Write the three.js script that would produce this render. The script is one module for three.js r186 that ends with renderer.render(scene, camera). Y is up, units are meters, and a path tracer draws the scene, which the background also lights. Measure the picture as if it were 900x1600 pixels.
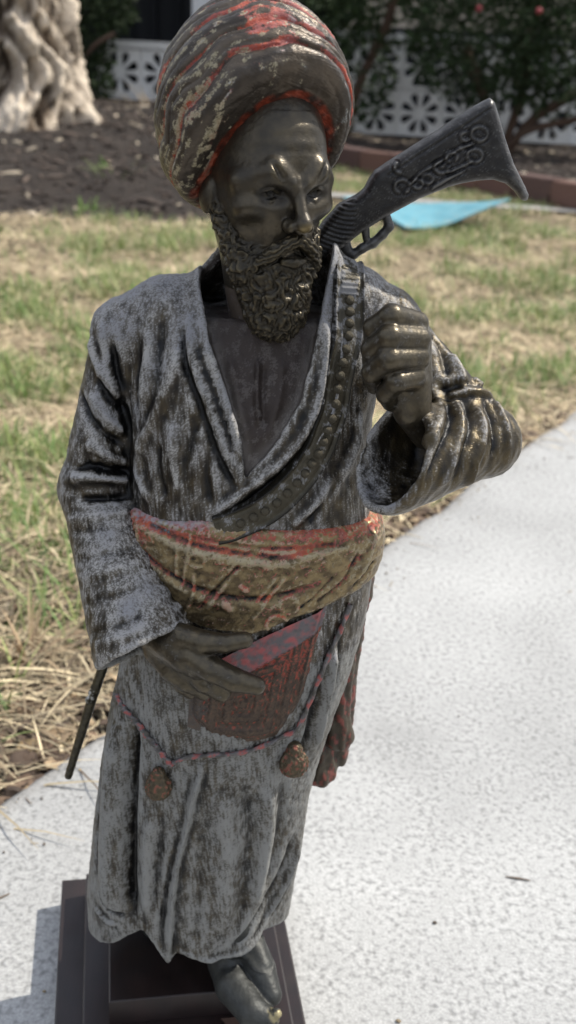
import * as THREE from 'three';
import { mergeGeometries } from 'three/addons/utils/BufferGeometryUtils.js';
import { createNoise3D, createNoise2D } from 'simplex-noise';

// ---------------------------------------------------------------- camera
const CAM = { x: 0, y: 0.56, z: 0, pitch: 23.8, roll: 3, f: 1630, w: 900, h: 1600 };
const scene = new THREE.Scene();
const camera = new THREE.PerspectiveCamera(2 * Math.atan(CAM.h / 2 / CAM.f) * 180 / Math.PI, 9 / 16, 0.02, 120);
camera.position.set(CAM.x, CAM.y, CAM.z);
camera.rotation.set(-CAM.pitch * Math.PI / 180, 0, CAM.roll * Math.PI / 180);
camera.focus = 0.465;
camera.userData.fStop = 12;
camera.updateMatrixWorld();

// ---------------------------------------------------------------- sky and sun
function rng(a) { return () => { a = (a + 0x6d2b79f5) | 0; let t = Math.imul(a ^ (a >>> 15), 1 | a); t = (t + Math.imul(t ^ (t >>> 7), 61 | t)) ^ t; return ((t ^ (t >>> 14)) >>> 0) / 4294967296; }; }
const n3 = createNoise3D(rng(11)), n2 = createNoise2D(rng(12));
const clamp = (x, a = 0, b = 1) => Math.min(b, Math.max(a, x));
const sstep = (a, b, x) => { const t = clamp((x - a) / (b - a)); return t * t * (3 - 2 * t); };
const mix = (a, b, t) => a + (b - a) * t;
const mix3 = (a, b, t) => [a[0] + (b[0] - a[0]) * t, a[1] + (b[1] - a[1]) * t, a[2] + (b[2] - a[2]) * t];
const fbm = (x, y, z, o = 3) => { let s = 0, a = 0.5, n = 0; for (let i = 0; i < o; i++) { s += a * n3(x, y, z); n += a; a *= 0.5; x *= 2.03; y *= 2.03; z *= 2.03; } return s / n; };
const SKY = 0.88, SUN = new THREE.Vector3(0.84, 1.08, -0.32).normalize();
function makeSky() {                                 // a clear spring sky; unseen scattered clouds added to put highlights in the metal
  const W = 1024, H = 512, d = new Float32Array(W * H * 4), dir = new THREE.Vector3();
  for (let y = 0; y < H; y++) {
    const el = (y + 0.5) / H * Math.PI - Math.PI / 2;
    for (let x = 0; x < W; x++) {
      const az = (x + 0.5) / W * Math.PI * 2 - Math.PI; dir.set(Math.cos(el) * Math.cos(az), Math.sin(el), Math.cos(el) * Math.sin(az));
      const t = Math.max(0, Math.sin(el)), glow = Math.max(0, dir.dot(SUN)), k = Math.pow(1 - t, 2.6), g = 0.45 * Math.pow(glow, 12) + 0.22 * Math.pow(glow, 3);
      let c = [0.34 + 0.34 * k + g, 0.44 + 0.30 * k + g * 0.96, 0.66 + 0.14 * k + g * 0.88];
      if (el > 0.02) { const s = 1.9 / (t + 0.22), q = fbm(dir.x * s, dir.z * s, 4.2, 5), w = sstep(-0.02, 0.42, q) * sstep(0.02, 0.25, el), b = 1.35 + 1.1 * sstep(0.1, 0.6, q) + 0.6 * glow * glow; c = mix3(c, [b, b * 0.98, b * 0.955], w * 0.9); }
      if (el < 0) c = [0.36, 0.34, 0.30];
      const i = (y * W + x) * 4; d[i] = c[0] * SKY; d[i + 1] = c[1] * SKY; d[i + 2] = c[2] * SKY; d[i + 3] = 1;
    }
  }
  const t = new THREE.DataTexture(d, W, H, THREE.RGBAFormat, THREE.FloatType);
  t.mapping = THREE.EquirectangularReflectionMapping; t.magFilter = THREE.LinearFilter; t.needsUpdate = true;
  return t;
}
scene.background = makeSky();
scene.environment = scene.background;
const sun = new THREE.DirectionalLight(new THREE.Color(1, 0.94, 0.84), 4.2);
sun.position.copy(SUN).multiplyScalar(12).add(new THREE.Vector3(0, 0, -3));
sun.target.position.set(0, 0, -3);
sun.castShadow = true; sun.shadow.radius = 1.5;
sun.shadow.mapSize.set(4096, 4096);
Object.assign(sun.shadow.camera, { left: -9, right: 9, top: 9, bottom: -9, near: 0.5, far: 30 });
scene.add(sun, sun.target);

const renderer = new THREE.WebGLRenderer({ antialias: true });
renderer.toneMapping = THREE.LinearToneMapping;
renderer.toneMappingExposure = 1.22;
renderer.shadowMap.enabled = true;

// ---------------------------------------------------------------- helpers
const names = new Map();
function numbered(n) { const k = names.get(n) ?? 0; names.set(n, k + 1); return k ? n + '_' + String(k).padStart(3, '0') : n; }
function tag(o, label, category, group, kind) { if (label) o.userData.label = label; if (category) o.userData.category = category; if (group) o.userData.group = group; if (kind) o.userData.kind = kind; return o; }
function shade(m) { m.castShadow = m.receiveShadow = true; return m; }
function thing(name, label, category, pos = [0, 0, 0], turn = 0, group) { const g = new THREE.Group(); g.name = numbered(name); g.position.set(...pos); g.rotation.y = turn; scene.add(g); return tag(g, label, category, group); }
function part(name, geo, mat, parent, label) { const m = shade(new THREE.Mesh(geo, mat)); m.name = name; if (label) m.userData.label = label; parent.add(m); return m; }
function struct(name, geo, mat) { const m = shade(new THREE.Mesh(geo, mat)); m.name = numbered(name); m.userData.kind = 'structure'; scene.add(m); return m; }
function dataTex(n, fn, srgb, repeat = true) {      // fn(u, v) -> [r, g, b] in 0..1
  const d = new Uint8Array(n * n * 4);
  for (let y = 0; y < n; y++) for (let x = 0; x < n; x++) { const c = fn(x / n, y / n), i = (y * n + x) * 4; d[i] = 255 * clamp(c[0]); d[i + 1] = 255 * clamp(c[1]); d[i + 2] = 255 * clamp(c[2]); d[i + 3] = 255; }
  const t = new THREE.DataTexture(d, n, n, THREE.RGBAFormat); t.magFilter = THREE.LinearFilter; t.minFilter = THREE.LinearFilter;
  if (repeat) t.wrapS = t.wrapT = THREE.RepeatWrapping; if (srgb) t.colorSpace = THREE.SRGBColorSpace; t.needsUpdate = true; return t;
}
// gradient noise that repeats over the unit square, n cells a side
function tile(u, v, n, seed = 0) {
  const x = u * n, y = v * n, i = Math.floor(x), j = Math.floor(y), fx = x - i, fy = y - j, s = (t) => t * t * t * (t * (6 * t - 15) + 10);
  const g = (a, b) => { const p = ((a % n) + n) % n, q = ((b % n) + n) % n; let h = Math.imul(p + 1013 * seed + 7, 374761393) ^ Math.imul(q + 31 * seed + 3, 668265263); h = Math.imul(h ^ (h >>> 13), 1274126177); const w = ((h ^ (h >>> 16)) >>> 0) / 4294967296 * 6.2832; return Math.cos(w) * (x - a) + Math.sin(w) * (y - b); };
  return 1.5 * mix(mix(g(i, j), g(i + 1, j), s(fx)), mix(g(i, j + 1), g(i + 1, j + 1), s(fx)), s(fy));
}
// ================================================================ THE STATUE
// Sculpted in millimetres in its own frame: X right, Y up from the top of the plinth, Z towards its front.
const HB = 0.06, D0 = 0.45;
const camM = camera.matrixWorld.elements;
function ray(px, py) {
  const x = (px - CAM.w / 2) / CAM.f, y = -(py - CAM.h / 2) / CAM.f;
  return [camM[0] * x + camM[4] * y - camM[8], camM[1] * x + camM[5] * y - camM[9], camM[2] * x + camM[6] * y - camM[10]];
}
const EYE = [CAM.x * 1000, (CAM.y - HB) * 1000, (CAM.z + D0) * 1000];
const at = (px, py, Z = 0) => { const d = ray(px, py), t = (Z - EYE[2]) / d[2]; return [EYE[0] + d[0] * t, EYE[1] + d[1] * t, Z]; };
function pick(sdf, px, py) {                         // the point of a surface under a sight line
  const d = ray(px, py), l = Math.hypot(...d); let t = 250;
  for (let i = 0; i < 400 && t < 900; i++) { const p = [EYE[0] + d[0] / l * t, EYE[1] + d[1] / l * t, EYE[2] + d[2] / l * t], s = sdf(...p); if (s < 0.05) return p; t += Math.max(0.1, s * 0.7); }
  return null;
}
const len = (x, y, z) => Math.sqrt(x * x + y * y + z * z);
const smin = (a, b, k) => { const h = Math.max(k - Math.abs(a - b), 0) / k; return Math.min(a, b) - h * h * k * 0.25; };
const smax = (a, b, k) => -smin(-a, -b, k);
function cap(x, y, z, a, b, ra, rb) {                // tapered capsule
  const bx = b[0] - a[0], by = b[1] - a[1], bz = b[2] - a[2], px = x - a[0], py = y - a[1], pz = z - a[2];
  const t = clamp((px * bx + py * by + pz * bz) / (bx * bx + by * by + bz * bz));
  return len(px - bx * t, py - by * t, pz - bz * t) - (ra + (rb - ra) * t);
}
const ell = (x, y, z, a, b, c) => { const k = len(x / a, y / b, z / c), g = len(x / (a * a), y / (b * b), z / (c * c)); return g < 1e-9 ? -Math.min(a, b, c) : k * (k - 1) / g; };
const box = (x, y, z, a, b, c, r = 0) => { const qx = Math.abs(x) - a + r, qy = Math.abs(y) - b + r, qz = Math.abs(z) - c + r; return len(Math.max(qx, 0), Math.max(qy, 0), Math.max(qz, 0)) + Math.min(0, Math.max(qx, qy, qz)) - r; };

function surface(sdf, lo, hi, h) {                   // surface nets on a grid, evaluated near the surface only
  const nx = Math.ceil((hi[0] - lo[0]) / h) + 1, ny = Math.ceil((hi[1] - lo[1]) / h) + 1, nz = Math.ceil((hi[2] - lo[2]) / h) + 1, B = 6;
  const g = new Float32Array(nx * ny * nz), sx = 1, sy = nx, sz = nx * ny, reach = B * h * 0.87 * 1.5 + h;
  for (let k = 0; k < nz; k += B) for (let j = 0; j < ny; j += B) for (let i = 0; i < nx; i += B) {
    const d = sdf(lo[0] + (i + B / 2) * h, lo[1] + (j + B / 2) * h, lo[2] + (k + B / 2) * h), far = Math.abs(d) > reach;
    for (let c = k; c < Math.min(k + B, nz); c++) for (let b = j; b < Math.min(j + B, ny); b++) for (let a = i; a < Math.min(i + B, nx); a++)
      g[a + b * sy + c * sz] = far ? d : sdf(lo[0] + a * h, lo[1] + b * h, lo[2] + c * h);
  }
  const id = new Int32Array(nx * ny * nz).fill(-1), pos = [], idx = [];
  const off = [0, sx, sy, sx + sy, sz, sx + sz, sy + sz, sx + sy + sz], E = [[0, 1], [2, 3], [4, 5], [6, 7], [0, 2], [1, 3], [4, 6], [5, 7], [0, 4], [1, 5], [2, 6], [3, 7]];
  for (let k = 0; k < nz - 1; k++) for (let j = 0; j < ny - 1; j++) for (let i = 0; i < nx - 1; i++) {
    const o = i + j * sy + k * sz; let m = 0;
    for (let c = 0; c < 8; c++) if (g[o + off[c]] < 0) m |= 1 << c;
    if (m === 0 || m === 255) continue;
    let x = 0, y = 0, z = 0, n = 0;
    for (const [p, q] of E) { if (((m >> p) & 1) === ((m >> q) & 1)) continue; const a = g[o + off[p]], b = g[o + off[q]], t = a / (a - b); x += mix(p & 1, q & 1, t); y += mix((p >> 1) & 1, (q >> 1) & 1, t); z += mix(p >> 2, q >> 2, t); n++; }
    id[o] = pos.length / 3; pos.push(lo[0] + (i + x / n) * h, lo[1] + (j + y / n) * h, lo[2] + (k + z / n) * h);
  }
  const quad = (a, b, c, d, flip) => { if (a < 0 || b < 0 || c < 0 || d < 0) return; if (flip) idx.push(a, c, b, a, d, c); else idx.push(a, b, c, a, c, d); };
  for (let k = 1; k < nz - 1; k++) for (let j = 1; j < ny - 1; j++) for (let i = 1; i < nx - 1; i++) {
    const o = i + j * sy + k * sz, s = g[o] < 0;
    if (s !== g[o + sx] < 0) quad(id[o - sy - sz], id[o - sz], id[o], id[o - sy], !s);
    if (s !== g[o + sy] < 0) quad(id[o - sx - sz], id[o - sx], id[o], id[o - sz], !s);
    if (s !== g[o + sz] < 0) quad(id[o - sx - sy], id[o - sy], id[o], id[o - sx], !s);
  }
  return { pos: Float32Array.from(pos), idx: Uint32Array.from(idx) };
}
function normals(m) {
  const n = new Float32Array(m.pos.length), p = m.pos, q = m.idx;
  for (let t = 0; t < q.length; t += 3) {
    const a = q[t] * 3, b = q[t + 1] * 3, c = q[t + 2] * 3, ux = p[b] - p[a], uy = p[b + 1] - p[a + 1], uz = p[b + 2] - p[a + 2], vx = p[c] - p[a], vy = p[c + 1] - p[a + 1], vz = p[c + 2] - p[a + 2];
    const x = uy * vz - uz * vy, y = uz * vx - ux * vz, z = ux * vy - uy * vx;
    for (const i of [a, b, c]) { n[i] += x; n[i + 1] += y; n[i + 2] += z; }
  }
  for (let i = 0; i < n.length; i += 3) { const l = len(n[i], n[i + 1], n[i + 2]) || 1; n[i] /= l; n[i + 1] /= l; n[i + 2] /= l; }
  m.nor = n; return m;
}
function relax(m, rounds) {                          // light smoothing, keeps volume (Taubin)
  for (let r = 0; r < rounds * 2; r++) {
    const k = r % 2 ? -0.53 : 0.5, s = new Float32Array(m.pos.length), c = new Uint16Array(m.pos.length / 3), p = m.pos;
    for (let t = 0; t < m.idx.length; t += 3) for (let e = 0; e < 3; e++) { const a = m.idx[t + e], b = m.idx[t + (e + 1) % 3]; for (let i = 0; i < 3; i++) { s[a * 3 + i] += p[b * 3 + i]; s[b * 3 + i] += p[a * 3 + i]; } c[a]++; c[b]++; }
    for (let v = 0; v < c.length; v++) for (let i = 0; i < 3; i++) p[v * 3 + i] += (s[v * 3 + i] / (c[v] || 1) - p[v * 3 + i]) * k;
  }
  return normals(m);
}
function cavity(m, rounds = 2) {                     // + on crests, - in hollows (mean curvature, smoothed)
  const p = m.pos, N = p.length / 3; let c = new Float32Array(N); const s = new Float32Array(N * 3), k = new Uint16Array(N);
  for (let t = 0; t < m.idx.length; t += 3) for (let e = 0; e < 3; e++) { const a = m.idx[t + e], b = m.idx[t + (e + 1) % 3]; for (let i = 0; i < 3; i++) { s[a * 3 + i] += p[b * 3 + i] - p[a * 3 + i]; s[b * 3 + i] += p[a * 3 + i] - p[b * 3 + i]; } k[a]++; k[b]++; }
  for (let v = 0; v < N; v++) c[v] = -(s[v * 3] * m.nor[v * 3] + s[v * 3 + 1] * m.nor[v * 3 + 1] + s[v * 3 + 2] * m.nor[v * 3 + 2]) / (k[v] || 1);
  for (let r = 0; r < rounds; r++) { const q = new Float32Array(N); for (let t = 0; t < m.idx.length; t += 3) for (let e = 0; e < 3; e++) { const a = m.idx[t + e], b = m.idx[t + (e + 1) % 3]; q[a] += c[b]; q[b] += c[a]; } for (let v = 0; v < N; v++) q[v] /= k[v] || 1; c = q; }
  m.cav = c; return m;
}
function displace(m, fn) { for (let v = 0; v < m.pos.length; v += 3) { const d = fn(m.pos[v], m.pos[v + 1], m.pos[v + 2], m.nor[v], m.nor[v + 1], m.nor[v + 2], v / 3); m.pos[v] += m.nor[v] * d; m.pos[v + 1] += m.nor[v + 1] * d; m.pos[v + 2] += m.nor[v + 2] * d; } return normals(m); }
function refine(m, keep) {                           // splits the triangles that keep() accepts into four, for finer colour
  const P = Array.from(m.pos), Nn = Array.from(m.nor), C = m.cav && Array.from(m.cav), out = [], mid = new Map(), q = m.idx, nv = m.pos.length / 3;
  const get = (a, b) => { const k = a < b ? a * nv + b : b * nv + a; let v = mid.get(k); if (v === undefined) { v = P.length / 3; mid.set(k, v); let l = 0; const w = [0, 0, 0]; for (let i = 0; i < 3; i++) { P.push((P[a * 3 + i] + P[b * 3 + i]) / 2); w[i] = Nn[a * 3 + i] + Nn[b * 3 + i]; l += w[i] * w[i]; } l = Math.sqrt(l) || 1; Nn.push(w[0] / l, w[1] / l, w[2] / l); if (C) C.push((C[a] + C[b]) / 2); } return v; };
  for (let t = 0; t < q.length; t += 3) { const a = q[t], b = q[t + 1], c = q[t + 2]; if (!keep(a, b, c)) { out.push(a, b, c); continue; } const d = get(a, b), e = get(b, c), f = get(c, a); out.push(a, d, f, d, b, e, f, e, c, d, e, f); }
  return { pos: Float32Array.from(P), nor: Float32Array.from(Nn), cav: C && Float32Array.from(C), idx: Uint32Array.from(out) };
}
const facing = (m) => (a, b, c) => m.nor[a * 3 + 2] + 0.45 * m.nor[a * 3 + 1] > -0.25;
const STAT = { pos: [-0.05, 0, -0.5] };
// geometry from a mesh: colours from paint(x, y, z, nx, ny, nz, cav) -> [r, g, b, chalk]; uv in metres, uv1.x = chalk (matt) amount; regions split it into several geometries
function toGeometries(m, paint, region = () => 0) {
  const N = m.pos.length / 3, col = new Float32Array(N * 3), ch = new Float32Array(N), reg = new Int8Array(N);
  for (let v = 0; v < N; v++) { const i = v * 3, c = paint(m.pos[i], m.pos[i + 1], m.pos[i + 2], m.nor[i], m.nor[i + 1], m.nor[i + 2], m.cav ? m.cav[v] : 0); col[i] = c[0]; col[i + 1] = c[1]; col[i + 2] = c[2]; ch[v] = clamp(c[3] ?? 0, 0.02, 0.98); reg[v] = region(m.pos[i], m.pos[i + 1], m.pos[i + 2]); }
  const out = {};
  const lists = {};
  for (let t = 0; t < m.idx.length; t += 3) { const a = reg[m.idx[t]], b = reg[m.idx[t + 1]], c = reg[m.idx[t + 2]], r = a === b || a === c ? a : b; (lists[r] ??= []).push(m.idx[t], m.idx[t + 1], m.idx[t + 2]); }
  for (const r in lists) {
    const map = new Map(), P = [], Q = [], C = [], U = [], V = [], I = [];
    for (const v of lists[r]) { let k = map.get(v); if (k === undefined) { k = P.length / 3; map.set(v, k); const i = v * 3; P.push(m.pos[i] / 1000 - STAT.pos[0], m.pos[i + 1] / 1000 + HB - STAT.pos[1], m.pos[i + 2] / 1000 - D0 - STAT.pos[2]); Q.push(m.nor[i], m.nor[i + 1], m.nor[i + 2]); C.push(col[i], col[i + 1], col[i + 2]); U.push((m.pos[i] + m.pos[i + 2] * 0.9) / 40, (m.pos[i + 1] - m.pos[i + 2] * 0.35) / 40); V.push(ch[v], 0.5); } I.push(k); }
    const g = new THREE.BufferGeometry();
    g.setAttribute('position', new THREE.Float32BufferAttribute(P, 3)); g.setAttribute('normal', new THREE.Float32BufferAttribute(Q, 3)); g.setAttribute('color', new THREE.Float32BufferAttribute(C, 3));
    g.setAttribute('uv', new THREE.Float32BufferAttribute(U, 2)); g.setAttribute('uv1', new THREE.Float32BufferAttribute(V, 2)); g.setIndex(new THREE.BufferAttribute(Uint32Array.from(I), 1));
    out[r] = g;
  }
  return out;
}
// creases, ridges and painted lines: polylines in space
function line3(pts) { const lo = [1e9, 1e9, 1e9], hi = [-1e9, -1e9, -1e9]; for (const p of pts) for (let i = 0; i < 3; i++) { lo[i] = Math.min(lo[i], p[i]); hi[i] = Math.max(hi[i], p[i]); } return { pts, lo, hi }; }
function smooth3(pts, n = 6) { return pts.length < 3 ? pts : new THREE.CatmullRomCurve3(pts.map((p) => new THREE.Vector3(...p))).getPoints((pts.length - 1) * n).map((v) => [v.x, v.y, v.z]); }
function lineDist(l, x, y, z, r) {
  if (x < l.lo[0] - r || y < l.lo[1] - r || z < l.lo[2] - r || x > l.hi[0] + r || y > l.hi[1] + r || z > l.hi[2] + r) return null;
  let best = 1e9, bt = 0; const P = l.pts;
  for (let i = 0; i + 1 < P.length; i++) { const a = P[i], b = P[i + 1], bx = b[0] - a[0], by = b[1] - a[1], bz = b[2] - a[2], px = x - a[0], py = y - a[1], pz = z - a[2], t = clamp((px * bx + py * by + pz * bz) / (bx * bx + by * by + bz * bz + 1e-9)), d = (px - bx * t) ** 2 + (py - by * t) ** 2 + (pz - bz * t) ** 2; if (d < best) { best = d; bt = (i + t) / (P.length - 1); } }
  best = Math.sqrt(best); return best > r ? null : [best, bt];
}
// ---------------------------------------------------------------- metals and patina
const rampTex = (() => {                             // along u: from smooth bronze to chalky, matt patina (green = roughness, blue = metalness)
  const n = 64, d = new Uint8Array(n * 4 * 4);
  for (let y = 0; y < 4; y++) for (let x = 0; x < n; x++) { const t = x / (n - 1), i = (y * n + x) * 4; d[i] = 255; d[i + 1] = 255 * mix(0.29, 0.86, Math.pow(t, 0.75)); d[i + 2] = 255 * mix(0.75, 0.0, sstep(0, 0.7, t)); d[i + 3] = 255; }
  const t = new THREE.DataTexture(d, n, 4, THREE.RGBAFormat); t.magFilter = THREE.LinearFilter; t.channel = 1; t.needsUpdate = true; return t;
})();
const grainTex = dataTex(512, (u, v) => { const a = tile(u, v, 60, 3) * 0.5 + tile(u, v, 140, 9) * 0.5; return [0.5 + 0.42 * a, 0.5 + 0.42 * a, 0.5 + 0.42 * a]; });
const metal = (o = {}) => new THREE.MeshPhysicalMaterial({ vertexColors: true, roughness: 1, metalness: 1, roughnessMap: rampTex, metalnessMap: rampTex, bumpMap: grainTex, bumpScale: 0.00025, ...o });
const M_ROBE = metal(), M_SKIN = metal({ bumpScale: 0.00008 }), M_CLOTH = metal({ bumpScale: 0.0002 }), M_GUN = metal({ bumpScale: 0.00012 });
M_ROBE.name = 'patinated_spelter'; M_SKIN.name = 'dark_bronze'; M_CLOTH.name = 'painted_bronze'; M_GUN.name = 'gun_metal';

const BRONZE = [0.056, 0.045, 0.031], OLIVE = [0.090, 0.070, 0.039], BLACK = [0.020, 0.020, 0.021], CHALK = [0.50, 0.485, 0.455], SLATE = [0.178, 0.172, 0.162];
const RED = [0.42, 0.060, 0.022], DUSTRED = [0.30, 0.085, 0.075], GOLD = [0.30, 0.25, 0.14], DARKBROWN = [0.050, 0.036, 0.028];

// ---------------------------------------------------------------- robe: torso, shoulders, sleeves, skirt
// [left px, right px, height px, axis Z, half depth] read off the figure's outline, then turned into millimetres
const SECTIONS = [
  [150, 443, 1490, -26, 40], [141, 447, 1400, -25, 41], [149, 467, 1300, -24, 42], [160, 487, 1200, -22, 43], [176, 521, 1100, -20, 44], [198, 556, 1000, -17, 44],
  [212, 580, 900, -15, 42], [208, 584, 820, -13, 40], [207, 577, 740, -13, 38], [204, 580, 660, -14, 37], [200, 592, 580, -15, 34], [222, 596, 510, -16, 30], [288, 556, 450, -17, 24], [322, 540, 405, -15, 20], [334, 528, 375, -13, 18],
].map(([l, r, y, z, b]) => { const L = at(l, y, z), R = at(r, y, z); return [(L[1] + R[1]) / 2, (L[0] + R[0]) / 2, z, (R[0] - L[0]) / 2, b]; });
const Y0 = -5, Y1 = 430, TAB = [];
for (let y = Y0; y <= Y1; y++) {
  const S = SECTIONS; let i = 0; while (i < S.length - 2 && y > S[i + 1][0]) i++;
  const t = clamp((y - S[i][0]) / (S[i + 1][0] - S[i][0])), t2 = t * t, t3 = t2 * t, a = S[Math.max(0, i - 1)], b = S[i], c = S[i + 1], d = S[Math.min(S.length - 1, i + 2)];
  TAB.push([1, 2, 3, 4].map((k) => { const h = c[0] - b[0], m0 = (c[k] - a[k]) / (c[0] - a[0]) * h, m1 = (d[k] - b[k]) / (d[0] - b[0]) * h; return (2 * t3 - 3 * t2 + 1) * b[k] + (t3 - 2 * t2 + t) * m0 + (-2 * t3 + 3 * t2) * c[k] + (t3 - t2) * m1; }));
}
function sectionAt(y) { const f = clamp(y - Y0, 0, TAB.length - 1.001), i = Math.floor(f), t = f - i, a = TAB[i], b = TAB[i + 1]; return [mix(a[0], b[0], t), mix(a[1], b[1], t), mix(a[2], b[2], t), mix(a[3], b[3], t)]; }
function torso(x, y, z) { const s = sectionAt(y), dx = Math.abs(x - s[0]) / s[2], dz = Math.abs(z - s[1]) / s[3], r = Math.pow(Math.pow(dx, 2.25) + Math.pow(dz, 2.25), 1 / 2.25); return (r - 1) * Math.min(s[2], s[3]) * 0.92; }

const RA = [at(190, 515, -15), at(146, 762, -10), at(226, 1012, 30)];            // arm at the belly: shoulder, elbow, cuff
const LA = [at(598, 508, -15), at(758, 690, 10), at(610, 714, 38)];              // arm at the strap
const norm = (v) => { const l = len(...v); return v.map((a) => a / l); };
const RN = norm([0.50, -0.74, 0.45]), LN = norm([-0.82, 0.42, 0.40]);
function sleeveR(x, y, z) {
  const d = smin(cap(x, y, z, RA[0], RA[1], 12.5, 15.5), cap(x, y, z, RA[1], RA[2], 15.5, 24.5), 6);
  const c = (x - RA[2][0]) * RN[0] + (y - RA[2][1]) * RN[1] + (z - RA[2][2]) * RN[2];
  return smax(smax(d, c, 2), -smax(cap(x, y, z, RA[1], RA[2], 11, 21.5), -c - 9, 2), 1.5);
}
function sleeveL(x, y, z) {
  const d = smin(cap(x, y, z, LA[0], LA[1], 14.5, 14.8), cap(x, y, z, LA[1], LA[2], 15, 24.5), 5);
  const c = (x - LA[2][0]) * LN[0] + (y - LA[2][1]) * LN[1] + (z - LA[2][2]) * LN[2];
  return smax(smax(d, c, 3), -smax(cap(x, y, z, LA[1], LA[2], 9, 21), -c - 26, 4), 2);
}
const SH = [[at(255, 482, -16), at(190, 512, -15), 14.5, 12.5], [at(560, 470, -16), at(606, 500, -15), 14, 14]];
const HEM = [[140, 1425, -25], [160, 1446, -12], [180, 1452, -4], [206, 1446, 4], [226, 1442, 8], [243, 1470, 12], [262, 1510, 16], [276, 1492, 16], [330, 1510, 16], [372, 1500, 13], [408, 1466, 3], [446, 1416, -25]].map((p) => at(...p));
function hemY(x, z) {
  if (z < -30) return 16;
  let i = 0; while (i < HEM.length - 2 && x > HEM[i + 1][0]) i++;
  const t = clamp((x - HEM[i][0]) / (HEM[i + 1][0] - HEM[i][0]));
  return mix(mix(HEM[i][1], HEM[i + 1][1], t), 16, sstep(-22, -32, z));
}
const VL = [at(300, 380, 4), at(306, 462, 14), at(316, 500, 18), at(324, 545, 21), at(346, 605, 24), at(364, 660, 26), at(377, 710, 26), at(384, 750, 26)], VR = [at(384, 750, 26), at(432, 698, 26), at(468, 640, 26), at(486, 580, 24), at(498, 520, 21), at(512, 445, 14), at(522, 395, 6)];
const VPOLY = [...VL, ...VR.slice(1), at(520, 340, 0), at(296, 340, 0)];
function polyDist(P, x, y) {                         // signed distance to a polygon in the X-Y plane
  let d = 1e9, s = 1;
  for (let i = 0, j = P.length - 1; i < P.length; j = i++) {
    const ex = P[j][0] - P[i][0], ey = P[j][1] - P[i][1], wx = x - P[i][0], wy = y - P[i][1], t = clamp((wx * ex + wy * ey) / (ex * ex + ey * ey));
    d = Math.min(d, (wx - ex * t) ** 2 + (wy - ey * t) ** 2);
    const c1 = y >= P[i][1], c2 = y < P[j][1], c3 = ex * wy > ey * wx; if ((c1 && c2 && c3) || (!c1 && !c2 && !c3)) s = -s;
  }
  return s * Math.sqrt(d);
}
function body0(x, y, z) { let d = torso(x, y, z); for (const [a, b, p, q] of SH) if (y > 330) d = smin(d, cap(x, y, z, a, b, p, q), 12); return d; }
function robe(x, y, z) {
  let d = body0(x, y, z);
  // deep lengthwise folds of the skirt
  if (y < 300) {
    const s = sectionAt(y), th = Math.atan2(x - s[0], z - s[1]), w = sstep(300, 200, y), u = sstep(190, 40, y);
    d += w * (1.1 * Math.sin(th * 7 + y * 0.006) * (0.35 + u) * sstep(0.5, 1.2, Math.abs(th + 0.05)) + 0.7 * Math.sin(th * 11 + 1.3 + y * 0.011) * u);
  }
  d = smax(d, hemY(x, z) - y, 1.5);
  d = smin(d, sleeveR(x, y, z), y > 300 ? 5 : 3); d = smin(d, sleeveL(x, y, z), y > 365 ? 6 : 2.5);
  d = smax(d, y - 424 - 0.05 * x, 2);
  if (y > 375) d = smax(d, -smax(body0(x, y, z) + 3.0, 392 - y, 3), 1.2);
  if (z > -24 && y > 315) { const v = polyDist(VPOLY, x, y), t = body0(x, y, z); d = smax(d, -smax(v, -(t + mix(3.2, 7, sstep(340, 395, y))), 0.8), 1.2); }
  return d;
}
const pickBase = (x, y, z) => Math.min(smin(body0(x, y, z), sleeveR(x, y, z), 5), sleeveL(x, y, z));
const onRobe = (pts) => smooth3(pts.map(([x, y]) => pick(robe, x, y)).filter(Boolean));
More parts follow.
